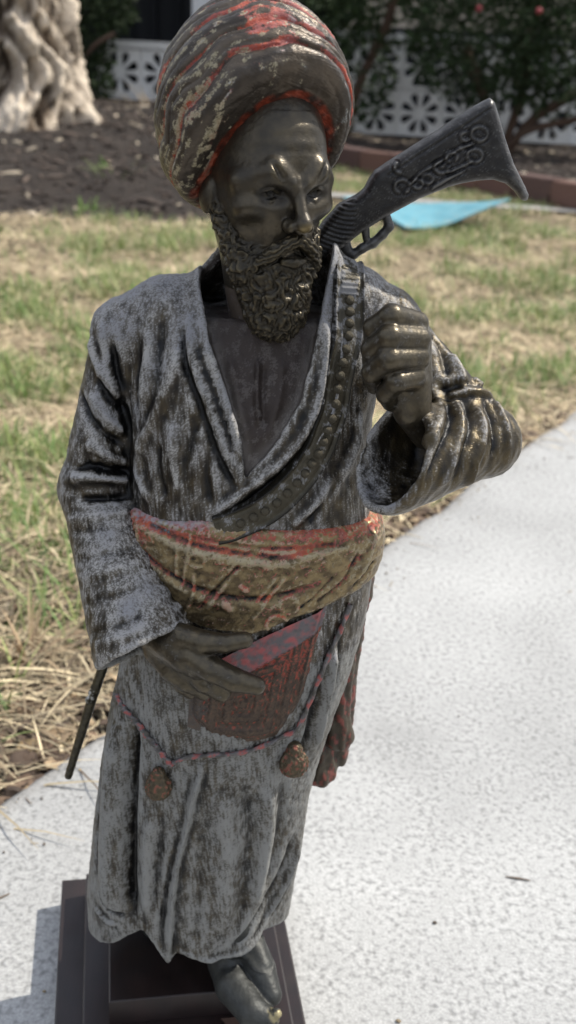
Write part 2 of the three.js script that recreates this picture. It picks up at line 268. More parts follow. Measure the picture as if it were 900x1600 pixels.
// [kind: + ridge / - groove height in mm, width in mm, points...]
const CREASE = [
  // armhole and shoulder of the arm at the belly
  [-1.6, 2.0, [169, 484], [178, 560], [190, 625], [204, 690]], [0.9, 2.6, [160, 500], [168, 565], [184, 630]],
  [-1.1, 3.0, [256, 488], [248, 548], [238, 612], [222, 660]], [1.3, 3.6, [284, 545], [262, 605], [238, 660], [214, 706]],
  [-1.2, 3.2, [312, 640], [298, 690], [284, 730], [291, 782]], [1.2, 3.6, [270, 655], [272, 715], [287, 775]], [1.1, 3.0, [226, 690], [217, 735], [236, 785]], [-1.2, 2.6, [247, 690], [246, 735], [258, 780]],
  [-0.9, 2.4, [221, 520], [214, 580], [212, 640]], [0.8, 3.0, [234, 510], [228, 570], [222, 630]], [-1.0, 2.6, [330, 690], [322, 740], [330, 790]],
  // upper arm of the same side
  [1.5, 2.6, [143, 525], [152, 565], [172, 598], [194, 622]], [-1.4, 2.0, [138, 545], [150, 590], [172, 622], [196, 645]], [1.5, 2.6, [131, 565], [142, 612], [163, 648], [195, 676]], [-1.6, 2.2, [126, 610], [140, 652], [165, 680], [195, 695]],
  [1.3, 2.4, [112, 655], [135, 690], [165, 710], [200, 722]], [-1.3, 2.0, [104, 700], [130, 722], [165, 734], [200, 736]], [2.6, 3.4, [86, 760], [112, 748], [150, 744], [200, 752]], [-2.0, 2.2, [92, 784], [125, 780], [160, 778], [205, 774]], [-1.3, 1.8, [92, 742], [120, 732], [160, 730]],
  [0.7, 2.6, [106, 812], [150, 806], [206, 800]], [-0.7, 2.4, [112, 832], [150, 828], [205, 828]], [-0.6, 2.6, [118, 878], [165, 868], [216, 856]], [0.7, 3, [124, 905], [170, 892], [226, 878]], [-0.8, 2.6, [130, 945], [185, 930], [262, 905]], [-0.9, 2.2, [142, 990], [200, 972], [280, 930]], [0.8, 2.4, [146, 1010], [205, 990], [288, 945]], [0.9, 1.6, [150, 1048], [215, 1008], [294, 955]],
  // arm at the strap
  [1.3, 2.8, [668, 600], [686, 630], [676, 680], [640, 752]], [-1.3, 2.0, [684, 606], [702, 640], [690, 700], [662, 756]], [1.4, 2.8, [706, 618], [718, 660], [706, 712], [684, 762]], [-1.2, 2.0, [724, 626], [736, 668], [724, 716], [706, 760]], [1.2, 2.6, [742, 630], [754, 680], [742, 724], [728, 758]], [-1.1, 1.8, [756, 626], [772, 668], [768, 716]], [1.0, 2.2, [770, 626], [788, 660], [792, 700]],
  [-1.4, 2.4, [690, 612], [722, 600], [764, 612]], [1.2, 2.2, [700, 622], [730, 612], [768, 622]], [-1.2, 2.6, [676, 520], [692, 550], [700, 590]], [1.0, 2.8, [702, 552], [720, 580], [722, 598]], [-0.9, 2.4, [652, 500], [664, 520]], [0.9, 2.2, [738, 592], [752, 604]],
  // chest beside the strap
  [1.3, 3, [560, 640], [556, 690], [530, 750], [500, 800]], [-1.2, 2.4, [570, 660], [568, 710], [548, 765]], [1.0, 2.4, [520, 740], [490, 790], [455, 822]], [-1.0, 2.2, [536, 735], [508, 785], [480, 820]],
  // lapels and the crossing front edge
  [1.5, 1.7, [296, 496], [300, 560], [324, 625], [350, 695], [376, 758]], [-1.2, 1.6, [286, 510], [290, 570], [314, 640], [340, 712], [366, 764]], [1.1, 1.5, [322, 540], [344, 604], [362, 660], [376, 712]],
  [1.8, 2.4, [511, 500], [506, 570], [492, 640], [455, 705], [388, 762], [326, 806]], [-1.4, 1.6, [521, 520], [517, 580], [503, 650], [466, 715], [398, 775], [345, 812]], [1.2, 1.8, [530, 480], [530, 560], [518, 640], [482, 712]],
  [1.2, 1.3, [404, 560], [402, 610], [404, 668]], [-0.7, 1.6, [412, 570], [410, 620], [412, 670]], [0.8, 2.4, [360, 560], [372, 620], [388, 690]], [0.8, 2.4, [440, 560], [436, 620], [416, 690]],
  // skirt
  [2.2, 2.0, [316, 1196], [302, 1245], [289, 1300], [276, 1350], [269, 1405], [265, 1455], [262, 1500]], [-1.0, 1.8, [304, 1240], [280, 1320], [258, 1400], [250, 1470]], [-4.6, 4.2, [208, 1120], [204, 1200], [201, 1290], [202, 1370], [205, 1440]], [2.6, 7, [182, 1130], [174, 1240], [170, 1340], [174, 1430]], [-1.0, 2.0, [160, 1190], [152, 1290], [150, 1380]],
  [1.6, 4.5, [236, 1270], [230, 1350], [232, 1430]], [-1.2, 3, [256, 1290], [246, 1360], [244, 1430]], [-1.4, 2.6, [462, 1300], [436, 1370], [398, 1440], [360, 1484]], [1.5, 2.4, [470, 1310], [444, 1380], [406, 1452], [376, 1488]], [-1.2, 1.8, [462, 1350], [430, 1420], [402, 1462]], [1.8, 7, [346, 1230], [352, 1340], [346, 1470]], [-1.6, 5, [386, 1225], [390, 1330], [376, 1450]], [1.6, 5, [420, 1225], [416, 1320], [394, 1420]], [-1.4, 4, [444, 1215], [436, 1300], [416, 1390]], [-0.8, 4, [318, 1290], [312, 1390], [306, 1480]],
  [1.0, 1.4, [275, 1482], [330, 1500], [372, 1490], [406, 1458]], [1.0, 1.6, [148, 1415], [165, 1436], [184, 1444]], [-1.6, 1.6, [158, 1392], [170, 1416], [196, 1432]],
  [-2.0, 2.6, [498, 1060], [486, 1130], [462, 1210]], [2.0, 3, [522, 1010], [508, 1090], [490, 1170]], [-1.2, 2, [534, 990], [520, 1070], [505, 1130]],
];
const M = {};
M.robe = relax(surface(robe, [-122, 4, -78], [112, 430, 70], 1.0), 2);
const creases = CREASE.map(([h, w, ...p]) => ({ h, w, l: line3(onRobe(p)) })).filter((c) => c.l.pts.length > 1);
displace(M.robe, (x, y, z, nx, ny, nz) => {
  let d = 0;
  for (const c of creases) { const r = lineDist(c.l, x, y, z, c.w * 2.4); if (r) { const e = Math.min(1, Math.min(r[1], 1 - r[1]) * 7 + 0.15); d += c.h * (c.h < 0 ? 1.7 : 2.2) * Math.exp(-((r[0] / c.w) ** 2) * 1.3) * e; } }
  return d + 0.55 * fbm(x / 8, y / 15, z / 8, 3);
});
cavity(M.robe, 3);
function robePaint(x, y, z, nx, ny, nz, cav) {
  const big = fbm(x / 24 + 3, y / 38, z / 24, 2), mid = fbm(x / 7, y / 11 + 7, z / 7, 2), st = n3(x / 1.7 + y / 14, y / 15, z / 1.7), open = clamp(cav * 14, -1, 1);
  const f1 = n3(x / 0.75, y / 1.15, z / 0.75), f2 = n3(x / 0.45 + 9, y / 0.5, z / 0.45), fine = 0.62 * f1 + 0.45 * f2;
  const low = y < 232 && x < 40;
  let amt = 0.38 + 0.34 * big + 0.20 * mid + 0.27 * st + 0.20 * ny + 0.36 * open;
  if (x > 44 && y > 300) amt -= 0.38 + 0.12 * sstep(50, 85, x);   // the raised sleeve is rubbed bare
  if (y > 215 && x < -58) amt += 0.10 * sstep(320, 290, y);
  if (y > 370) amt += 0.12;
  if (low) amt = 0.56 + 0.26 * big + 0.14 * mid + 0.24 * st + 0.26 * open;
  const haze = sstep(0.08, 0.90, amt), chalk = low ? sstep(-0.05, 0.55, amt - 0.30 + 0.34 * n3(x / 1.3, y / 1.5, z / 1.3) + 0.20 * f2 + 0.16 * n3(x / 3, y / 4.5, z / 3)) : sstep(0.30, 0.66, 0.64 * amt + 0.50 * fine);
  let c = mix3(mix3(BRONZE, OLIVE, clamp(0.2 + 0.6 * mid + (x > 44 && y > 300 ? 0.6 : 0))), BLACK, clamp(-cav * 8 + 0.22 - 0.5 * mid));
  c = mix3(c, low ? [0.125, 0.125, 0.118] : SLATE, haze * (low ? 0.80 : 0.76));
  c = mix3(c, low ? [0.29, 0.29, 0.275] : mix3(CHALK, [0.30, 0.305, 0.33], clamp(0.2 + big + (y > 380 ? 0.5 : 0))), chalk * (low ? 0.56 : 0.62) * (0.55 + 0.45 * haze));
  c = mix3(c, [0.012, 0.012, 0.012], 0.75 * clamp(-cav * 11 - 0.2));  // on top of the patina, fold shade is put into the colour
  return [c[0], c[1], c[2], Math.max(chalk * 0.85, haze * 0.34)];
}
const inV = (x, y, z) => z > -24 && y > 315 && polyDist(VPOLY, x, y) < 0.6 && body0(x, y, z) < -1.5;
const RREG = (x, y, z) => (inV(x, y, z) ? 3 : sleeveR(x, y, z) < body0(x, y, z) - 1.5 ? 1 : sleeveL(x, y, z) < body0(x, y, z) - 1.5 ? 2 : 0);
function shirtPaint(x, y, z, nx, ny, nz, cav) {
  const c0 = robePaint(x, y, z, nx, ny, nz, cav), s = sstep(0.15, 0.6, n3(x / 0.9, y / 1.1, z / 0.9) * 0.5 + fbm(x / 7, y / 10, z / 7, 2) * 0.9);
  const edge = sstep(-6, -1, polyDist(VPOLY, x, y));
  return [...mix3(mix3([0.034, 0.024, 0.019], [0.05, 0.04, 0.037], clamp(0.3 + s)), [0.165, 0.150, 0.135], clamp(s * 0.3 + edge * 0.4)), clamp(0.35 + s)];
}
const statue = thing('bronze_statue', 'weathered bronze statue of a bearded man in a turban standing on a stepped wooden plinth', 'statue', STAT.pos);
{
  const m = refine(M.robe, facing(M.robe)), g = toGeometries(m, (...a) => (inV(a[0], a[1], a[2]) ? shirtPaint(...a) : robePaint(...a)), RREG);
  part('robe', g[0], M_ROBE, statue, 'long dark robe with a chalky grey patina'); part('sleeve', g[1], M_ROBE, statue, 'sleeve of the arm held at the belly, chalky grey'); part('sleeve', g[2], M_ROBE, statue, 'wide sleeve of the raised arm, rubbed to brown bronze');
  if (g[3]) part('undershirt', g[3], M_ROBE, statue, 'dark brown undershirt in the open neckline');
}
// ---------------------------------------------------------------- head, in its own turned frame (eyes at y = 0)
const atY = (px, py, Y) => { const d = ray(px, py), t = (Y - EYE[1]) / d[1]; return [EYE[0] + d[0] * t, Y, EYE[2] + d[2] * t]; };
const HEAD = at(415, 284, -2), YAW = 31 * Math.PI / 180, NOD = 2.5 * Math.PI / 180;
const HF = [Math.sin(YAW) * Math.cos(NOD), -Math.sin(NOD), Math.cos(YAW) * Math.cos(NOD)], HR = [Math.cos(YAW), 0, -Math.sin(YAW)];
const HU = [HF[1] * HR[2] - HF[2] * HR[1], HF[2] * HR[0] - HF[0] * HR[2], HF[0] * HR[1] - HF[1] * HR[0]];
const toHead = (x, y, z) => { const a = x - HEAD[0], b = y - HEAD[1], c = z - HEAD[2]; return [a * HR[0] + b * HR[1] + c * HR[2], a * HU[0] + b * HU[1] + c * HU[2], a * HF[0] + b * HF[1] + c * HF[2]]; };
const fromHead = (x, y, z) => [0, 1, 2].map((i) => HEAD[i] + x * HR[i] + y * HU[i] + z * HF[i]);
const NECK = [fromHead(0, -24, -9), at(425, 530, -13)];
function face(x, y, z) {                             // head frame
  const X = Math.abs(x);
  let d = ell(x, y - 9, z + 4, 24.8, 37, 31);
  d = smin(d, ell(x, y + 13, z - 2, 20.5, 29, 23.5), 8);
  d = smin(d, len(X - 15.5, y + 7, z - 17) - 6.2, 7);                             // cheekbones
  d = smax(d, -ell(X - 17.5, y + 20, z - 24, 6, 9, 8), 7);                        // hollow cheeks
  d = smax(d, -ell(X - 10.4, y + 0.2, z - 28.8, 8.2, 5.0, 6.9), 3);                 // eye sockets
  d = smin(d, cap(X, y, z, [3.0, 3.0, 26.3], [10, 7.8, 24.2], 2.5, 2.8), 3.6); d = smin(d, cap(X, y, z, [10, 7.8, 24.1], [20, 3.5, 14.5], 2.8, 2.4), 8);   // brows
  d = smin(d, cap(X, y, z, [3.3, 3.9, 27.5], [9.6, 10.6, 24.4], 2.1, 1.6), 3.0); d = smax(d, -cap(X, y, z, [8.6, 6.2, 29.4], [12.2, 11.6, 27.0], 1.1, 0.6), 1.8);  // frown
  d = smax(d, -cap(x, y, z, [0, 4.4, 29.9], [0, 12, 29.0], 1.6, 0.7), 1.5);
  d = smin(d, len(X - 10.6, y + 0.6, z - 17.5) - 5.5, 0.4);                       // eyeballs
  d = smin(d, Math.min(cap(X, y, z, [4.8, -1.2, 22.0], [10.2, 2.1, 24.1], 0.95, 1.35), cap(X, y, z, [10.2, 2.1, 24.1], [16.6, -0.8, 19.8], 1.35, 0.95)), 0.4);
  d = smin(d, Math.min(cap(X, y, z, [5.0, -1.9, 21.9], [10.4, -4.0, 23.0], 0.85, 1.15), cap(X, y, z, [10.4, -4.0, 23.0], [16.2, -1.8, 19.7], 1.15, 0.85)), 0.4);
  d = smin(d, cap(x, y, z, [0, 3.5, 25.6], [0, -9.8, 32.6], 2.2, 2.7), 3);       // nose
  d = smin(d, ell(x, y + 11, z - 33.2, 3.5, 3.3, 3.6), 1.8);
  d = smin(d, ell(X - 4.3, y + 12.2, z - 29, 2.6, 2.9, 3.8), 1.6);
  d = smax(d, -ell(X - 2.5, y + 15, z - 31, 1.4, 1.6, 2.2), 0.8);
  d = smax(d, -cap(X, y, z, [6.6, -9, 30.4], [11.5, -19, 27.2], 1.5, 1.6), 3);
  d = smin(d, ell(X - 25, y + 5, z + 4, 2.6, 8, 5.5), 2);                         // ears
  return d;
}
function beard(x, y, z) {
  const X = Math.abs(x);
  let d = cap(x, y, z, [0, -35, 10.5], [0.5, -49.5, 14.5], 17.8, 14.2);
  d = smin(d, cap(X, y, z, [20.5, -10, 0], [14.5, -31, 11.5], 4.6, 7.6), 4);
  d = smin(d, Math.min(cap(X, y, z, [1.5, -18.2, 29.4], [8, -22, 27], 2.4, 2.9), cap(X, y, z, [8, -22, 27], [15.5, -31, 19.5], 2.9, 1.8)), 1.6);
  d = smax(d, -cap(X, y, z, [0, -23.6, 31.8], [6.5, -25.0, 29.2], 1.7, 1.3), 0.7);
  d = smin(d, cap(X, y, z, [0, -27.4, 28.0], [4.2, -27.0, 26.8], 2.6, 1.8), 0.8);
  d = smax(d, -cap(X, y, z, [0, -32, 30.6], [5, -31.4, 29], 2.3, 1.5), 1.6);
  d = smin(d, ell(X - 4, y + 43, z - 21.5, 7, 8.5, 6.5), 3);
  return d;
}
function headSdf(wx, wy, wz) {
  const [x, y, z] = toHead(wx, wy, wz);
  return smin(smin(face(x, y, z), beard(x, y, z), 1.8), cap(wx, wy, wz, NECK[0], NECK[1], 15, 18), 4);
}
const beardMask = (x, y, z) => sstep(2.2, -0.4, beard(x, y, z) - Math.min(face(x, y, z), 3) * 0.9) * sstep(2.5, 0.6, Math.abs(beard(x, y, z)));
const hash3 = (i, j, k, s) => { let h = Math.imul(i + 911, 374761393) ^ Math.imul(j + 577, 668265263) ^ Math.imul(k + 131, 2147483647 - 5) ^ Math.imul(s + 17, 1597334677); h = Math.imul(h ^ (h >>> 13), 1274126177); return ((h ^ (h >>> 16)) >>> 0) / 4294967296; };
function curls(x, y, z) {                            // locks that coil round scattered centres
  const S = 6.8, i0 = Math.floor(x / S), j0 = Math.floor(y / S), k0 = Math.floor(z / S); let b = 1e9, c = null, b2 = 1e9, id = 0;
  for (let i = -1; i < 2; i++) for (let j = -1; j < 2; j++) for (let k = -1; k < 2; k++) { const I = i0 + i, J2 = j0 + j, K = k0 + k, p = [(I + 0.15 + 0.7 * hash3(I, J2, K, 1)) * S, (J2 + 0.15 + 0.7 * hash3(I, J2, K, 2)) * S, (K + 0.15 + 0.7 * hash3(I, J2, K, 3)) * S], d = len(x - p[0], y - p[1], z - p[2]); if (d < b) { b2 = b; b = d; c = p; id = hash3(I, J2, K, 4); } else if (d < b2) b2 = d; }
  const th = Math.atan2(y - c[1], (x - c[0]) + (z - c[2]) * 0.5), s = id < 0.5 ? 1 : -1;
  return 0.95 * sstep(0, 3.4, b2 - b) - 0.6 + 0.58 * Math.sin(s * th + b * 2.0 + id * 6) * sstep(0.2, 1.5, b) + 0.16 * Math.sin(s * th * 2 + b * 5.2);
}
M.head = relax(surface(headSdf, [HEAD[0] - 36, 366, -52], [HEAD[0] + 40, 492, 50], 0.46), 1);
displace(M.head, (wx, wy, wz, nx, ny, nz) => {
  const [x, y, z] = toHead(wx, wy, wz), b = beardMask(x, y, z), X = Math.abs(x);
  let d = 0.07 * fbm(wx / 3, wy / 3, wz / 3, 2);
  if (b > 0.01) { const tash = sstep(-32, -26, y) * sstep(14, 20, z); const lip = sstep(6.5, 3.5, len((x) * 0.7, y + 26, z - 28)); d += b * (1 - 0.85 * lip) * mix(0.55 * curls(x + 1.5 * n3(x / 9, y / 9, z / 9), y, z) + 0.75 * n3(x / 6, y / 7, z / 6) + 0.34 * Math.sin(2.3 * x + 0.5 * y + 5.5 * n3(x / 8, y / 6.5, z / 8)), 0.42 * Math.sin((X * 0.75 + y * 1.1) * 2.6 + n3(x / 4, y / 4, z / 4) * 2.2), tash); }
  else if (y < -70) d += 0;
  // pupils and the crow's feet
  const ey = len(X - 10.4, y + 0.5, z - 23.0); if (ey < 2.4) d -= 0.7 * sstep(1.7, 1.0, ey) - 0.25 * sstep(0.4, 0.9, Math.abs(ey - 1.9)) * 0;
  if (z > 18 && y > 14 && y < 30) d += 0.14 * Math.sin(y * 1.1 + 0.05 * x * x * 0.2) * sstep(14, 5, X);
  return d;
});
cavity(M.head, 2);
function skinPaint(wx, wy, wz, nx, ny, nz, cav) {
  const [x, y, z] = toHead(wx, wy, wz), f = fbm(wx / 10, wy / 10, wz / 10, 3), b = beardMask(x, y, z);
  let c = mix3([0.084, 0.070, 0.049], [0.050, 0.044, 0.035], clamp(0.5 + f));
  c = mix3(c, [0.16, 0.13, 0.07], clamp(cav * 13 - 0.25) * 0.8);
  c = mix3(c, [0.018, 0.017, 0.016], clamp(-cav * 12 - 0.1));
  if (b > 0.3) c = mix3(c, mix3([0.030, 0.026, 0.019], [0.085, 0.068, 0.040], sstep(-0.02, 0.10, cav)), 0.8);
  const nt = len(x, y + 12.5, z - 34.5); c = mix3(c, [0.26, 0.20, 0.095], sstep(4, 1.6, nt) * 0.8);        // the tip of the nose is rubbed to gold
  const ey = len(Math.abs(x) - 10.8, y + 0.5, z - 17.6); const so = ell(Math.abs(x) - 10.4, y + 0.6, z - 22, 7.5, 4.2, 6); c = mix3(c, [0.014, 0.014, 0.015], 0.62 * sstep(0.2, -1.8, so) * sstep(0.05, -0.02, cav));  // eye sockets painted darker, their shade put into the colour
  let chalk = 0.05 + 0.14 * clamp(f + 0.2);
  if (wy < 405 && b < 0.05 && y < -20) { const s = sstep(0.25, 0.6, n3(wx / 0.9, wy / 1.2, wz / 0.9) * 0.6 + 0.7 * f); c = mix3(mix3(c, DARKBROWN, 0.8), [0.28, 0.27, 0.31], s * 0.5 * sstep(405, 396, wy)); chalk = 0.5; }
  return [c[0], c[1], c[2], chalk];
}
{
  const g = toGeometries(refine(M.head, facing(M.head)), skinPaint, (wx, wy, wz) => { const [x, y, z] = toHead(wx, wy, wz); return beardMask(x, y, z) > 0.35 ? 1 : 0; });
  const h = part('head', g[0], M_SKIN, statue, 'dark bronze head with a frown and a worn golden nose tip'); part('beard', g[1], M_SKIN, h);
}
// ---------------------------------------------------------------- turban
const TN = [0, 0.60, -0.80], TB = [0, 40, 24.5], TE = [-7, -4];      // brim plane; axis through the ears (y, z)
function turbanSdf(wx, wy, wz) {
  const [x, y, z] = toHead(wx, wy, wz), t = (y - TB[1]) * TN[1] + (z - TB[2]) * TN[2] + 0.004 * x * x;
  let d = ell(x + 3.2, y - 26, z + 7.5, 39.5, 44.5, 42);
  d = smin(d, ell(x + 2, y - 9, z + 9, 34.5, 24, 36), 10);
  return smax(d, -t, 13);
}
const TA = [-32, -15, -12], TBX = [36, 3, 9], TD = norm([0, 1, 2].map((k) => TBX[k] - TA[k])), TU = norm([0, 1, 2].map((k) => [0, 1, 0][k] - TD[1] * TD[k])), TV = [TD[1] * TU[2] - TD[2] * TU[1], TD[2] * TU[0] - TD[0] * TU[2], TD[0] * TU[1] - TD[1] * TU[0]];
const pleat = (x, y, z) => {                         // bands wound round an axis from ear to ear: place within the band, its number, lever, angle
  const p = [x - TA[0], y - TA[1], z - TA[2]], u = p[0] * TU[0] + p[1] * TU[1] + p[2] * TU[2], v = p[0] * TV[0] + p[1] * TV[1] + p[2] * TV[2], r = Math.hypot(u, v), a = Math.atan2(-v, u);
  const t = (y - TB[1]) * TN[1] + (z - TB[2]) * TN[2] + 0.004 * x * x, q = 40.08 + t / (9.6 - 0.105 * clamp(x, -36, 36)) + 0.30 * n3(x / 30, y / 30, z / 30 + 3) * sstep(2, 14, t) + 0.04 * n3(x / 9, y / 9, z / 9), i = Math.floor(q); return [q - i, i, sstep(5, 22, r), a];
};
M.turban = relax(surface(turbanSdf, [HEAD[0] - 56, HEAD[1] - 26, -64], [HEAD[0] + 54, HEAD[1] + 80, 52], 0.6), 1);
displace(M.turban, (wx, wy, wz) => {
  const [x, y, z] = toHead(wx, wy, wz), [s, i, w] = pleat(x, y, z), t = (y - TB[1]) * TN[1] + (z - TB[2]) * TN[2] + 0.004 * x * x;
  const roll = Math.sqrt(Math.max(0, 1 - (2 * s - 1) ** 2)), s2 = (s * 2.0 + 0.02 * x + 2) % 1;
  const h = hash3(i, 1, 2, 3); return w * ((1.9 + 1.5 * h) * (roll - 0.75) + (0.45 + 0.5 * (1 - h)) * (Math.sqrt(Math.max(0, 1 - (2 * s2 - 1) ** 2)) - 0.7)) + 1.5 * Math.exp(-(((t - 5) / 4.5) ** 2)) - 2.2 * sstep(3, -2, t) + 0.25 * fbm(x / 5, y / 5, z / 5, 2);
});
cavity(relax(M.turban, 1), 2);
function turbanPaint(wx, wy, wz, nx, ny, nz, cav) {
  const [x, y, z] = toHead(wx, wy, wz), [s, i] = pleat(x, y, z), q = i + s, fine = n3(x / 0.8, y / 0.8, z / 0.8), fine2 = n3(x / 1.7, y / 1.7, z / 1.7);
  const f = fbm(x / 22, q * 1.3, 2.2 + z / 60, 3), g = fbm(x / 9, q * 3.2, 7 + z / 40, 3), b = fbm(x / 6 + 5, y / 6, z / 6, 3), t = (y - TB[1]) * TN[1] + (z - TB[2]) * TN[2] + 0.004 * x * x;
  let c = mix3([0.100, 0.080, 0.060], [0.050, 0.042, 0.035], clamp(0.5 + f)), chalk = 0.12;
  c = mix3(c, [0.17, 0.17, 0.17], 0.5 * sstep(0.1, 0.55, cav * 4 + 0.35 * g + 0.1 * fine2));
  const side = sstep(0.1, 0.5, n3(i * 3.7, 0.5, x / 30)), groove = Math.max(sstep(0.22, 0.04, s), sstep(0.86, 0.98, s) * 0.7), front = sstep(-30, -10, x) * sstep(-20, 5, z);
  const red = sstep(0.30, 0.50, 0.44 * groove + 0.34 * side + 0.38 * f + 0.38 * g + 0.12 * fine + 0.18 * b + 0.01);
  c = mix3(c, mix3(RED, DUSTRED, clamp(0.45 + f * 1.2 + 0.4 * fine2)), red * 0.88); chalk = mix(chalk, 0.55, red);
  const gold = sstep(0.32, 0.44, 0.42 * b + 0.50 * g + 0.12 * fine + 0.06 * fine2 + 0.24 * sstep(-14, -40, x) - 0.16 * sstep(-5, 20, x) + 0.02);
  c = mix3(c, mix3([0.21, 0.175, 0.095], [0.36, 0.32, 0.22], clamp(0.5 + 0.6 * fine + 0.4 * fine2)), gold * 0.85); chalk = mix(chalk, 0.5, gold);
  const pale = sstep(0.42, 0.52, 0.7 * g + 0.25 * f + 0.22 * sstep(12, 26, x) * sstep(5, 25, z) + 0.10 * fine - 0.05); c = mix3(c, [0.40, 0.43, 0.43], pale * 0.55);  // pale spots towards the front right, highlights put into the colour
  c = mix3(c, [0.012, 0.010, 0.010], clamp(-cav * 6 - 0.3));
  const inn = face(x, y, z); c = mix3(c, mix3([0.30, 0.050, 0.022], [0.035, 0.018, 0.014], clamp(0.45 + 1.1 * fbm(x / 9, y / 9, z / 9, 2) + 0.2 * fine)), 0.85 * sstep(4.6, 2.6, inn));
  return [c[0], c[1], c[2], chalk];
}
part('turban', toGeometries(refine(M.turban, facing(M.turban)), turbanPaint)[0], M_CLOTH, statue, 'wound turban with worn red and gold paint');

// ---------------------------------------------------------------- hands
const P = (x, y, z) => at(x, y, z);
const chain = (x, y, z, pts) => { let d = 1e9; for (let i = 0; i + 1 < pts.length; i++) d = smin(d, cap(x, y, z, pts[i], pts[i + 1], pts[i][3], pts[i + 1][3]), 0.8); return d; };
const J = (px, py, Z, r) => [...at(px, py, Z), r];
const FIST = [
  [J(650, 506, 34, 5.2), J(612, 494, 44, 4.9), J(584, 512, 40, 4.4), J(583, 532, 30, 4)],
  [J(654, 530, 39, 5.2), J(610, 526, 49, 4.9), J(581, 546, 43, 4.4), J(582, 566, 33, 4)],
  [J(653, 558, 41, 5.1), J(609, 560, 51, 4.8), J(581, 582, 44, 4.3), J(586, 602, 34, 3.8)],
  [J(647, 588, 42, 5.0), J(620, 596, 49, 4.6), J(603, 616, 44, 4.0), J(610, 630, 36, 3.4)],
];
const FPALM = [J(668, 676, 24, 7.5), J(644, 640, 34, 8.0), J(640, 590, 35, 9.2), J(640, 535, 31, 9)], FTHUMB = [J(628, 622, 34, 5), J(598, 600, 34, 4.4), J(588, 560, 34, 4)];
function fist(x, y, z) { let d = chain(x, y, z, FPALM); let f = 1e9; for (const c of FIST) f = smin(f, chain(x, y, z, c), 1.7); return smin(smin(d, f, 2.2), chain(x, y, z, FTHUMB), 1); }
const OPEN = {
  palm: [J(240, 985, 27, 8.6), J(268, 1003, 33, 8.8), J(292, 1024, 38, 8.4), J(310, 1040, 41, 6.4)],
  edge: [J(246, 1016, 28, 6.5), J(270, 1045, 33, 6.2), J(292, 1066, 36, 5)],
  fingers: [[J(278, 992, 36, 6), J(318, 1003, 43, 5.4), J(352, 1005, 46, 4.3), J(382, 1000, 46, 3.9)], [J(304, 1026, 42, 6.6), J(332, 1046, 47, 6.0), J(366, 1062, 48.5, 5.6), J(400, 1071, 47, 4.4)], [J(298, 1044, 36, 6.0), J(322, 1066, 39, 5.2), J(346, 1082, 36, 4.6)], [J(284, 1050, 33, 5.4), J(304, 1070, 35, 4.8), J(318, 1081, 32, 4.2)], [J(270, 1046, 30, 5), J(286, 1070, 31, 4.4), J(297, 1080, 29, 3.8)]],
};
function openHand(x, y, z) { let d = smin(chain(x, y, z, OPEN.palm), chain(x, y, z, OPEN.edge), 5); const f = OPEN.fingers.map((c) => chain(x, y, z, c)); d = smin(d, f[0], 3); d = smin(d, smin(f[1], f[2], 0.6), 2.2); return smin(d, smin(f[3], f[4], 0.6), 1.6); }
const handPaint = (x, y, z, nx, ny, nz, cav) => { const f = fbm(x / 7, y / 7, z / 7, 3); let c = mix3([0.096, 0.080, 0.054], [0.060, 0.052, 0.039], clamp(0.5 + f)); c = mix3(c, [0.30, 0.25, 0.16], clamp(cav * 13 - 0.30) * 0.8); c = mix3(c, [0.012, 0.011, 0.010], clamp(-cav * 16 - 0.05)); const s = sstep(0.6, 0.8, n3(x, y, z) * 0.5 + f); return [...mix3(c, [0.22, 0.21, 0.20], s * 0.3), 0.04 + 0.14 * clamp(f) + s * 0.3]; };  // crests lightened, hollows darkened: highlight and shade put into the colour
function boundsOf(pts, r) { const lo = [1e9, 1e9, 1e9], hi = [-1e9, -1e9, -1e9]; for (const p of pts) for (let i = 0; i < 3; i++) { lo[i] = Math.min(lo[i], p[i] - r); hi[i] = Math.max(hi[i], p[i] + r); } return [lo, hi]; }
M.fist = relax(surface(fist, ...boundsOf([...FIST.flat(), ...FPALM, ...FTHUMB], 12), 0.5), 1); displace(M.fist, (x, y, z) => 0.08 * fbm(x / 2, y / 2, z / 2, 2)); cavity(M.fist, 2);
M.open = relax(surface(openHand, ...boundsOf([...OPEN.palm, ...OPEN.edge, ...OPEN.fingers.flat()], 12), 0.5), 1); displace(M.open, (x, y, z) => 0.08 * fbm(x / 2, y / 2, z / 2, 2)); cavity(M.open, 2);
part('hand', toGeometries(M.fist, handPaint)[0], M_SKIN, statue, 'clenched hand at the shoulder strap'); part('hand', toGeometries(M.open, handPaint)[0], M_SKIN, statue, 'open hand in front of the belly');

// ---------------------------------------------------------------- sash round the waist
const curveY = (pts) => { const p = pts.map((q) => at(...q)); return (x) => { let i = 0; while (i < p.length - 2 && x > p[i + 1][0]) i++; const t = clamp((x - p[i][0]) / (p[i + 1][0] - p[i][0])); return mix(p[i][1], p[i + 1][1], t * t * (3 - 2 * t) * 0.4 + t * 0.6); }; };
const sashTop = curveY([[204, 770, -12], [250, 800, 10], [330, 817, 27], [420, 833, 30], [520, 824, 18], [588, 792, -12]]), sashLow = curveY([[204, 900, -12], [262, 946, 14], [330, 986, 28], [395, 1001, 33], [470, 968, 28], [540, 930, 14], [586, 884, -12]]);
function sash(x, y, z) {
  const a = sashTop(x), b = sashLow(x), m = (a + b) / 2, hgt = (a - b) / 2, v = clamp((y - b) / (a - b));
  return smax(body0(x, y, z) - 1.7 - 2.4 * Math.sin(Math.PI * v) * (0.5 + 0.5 * v), Math.abs(y - m) - hgt, 3);
}
M.sash = relax(surface(sash, [-92, 205, -70], [58, 318, 48], 0.7), 2);
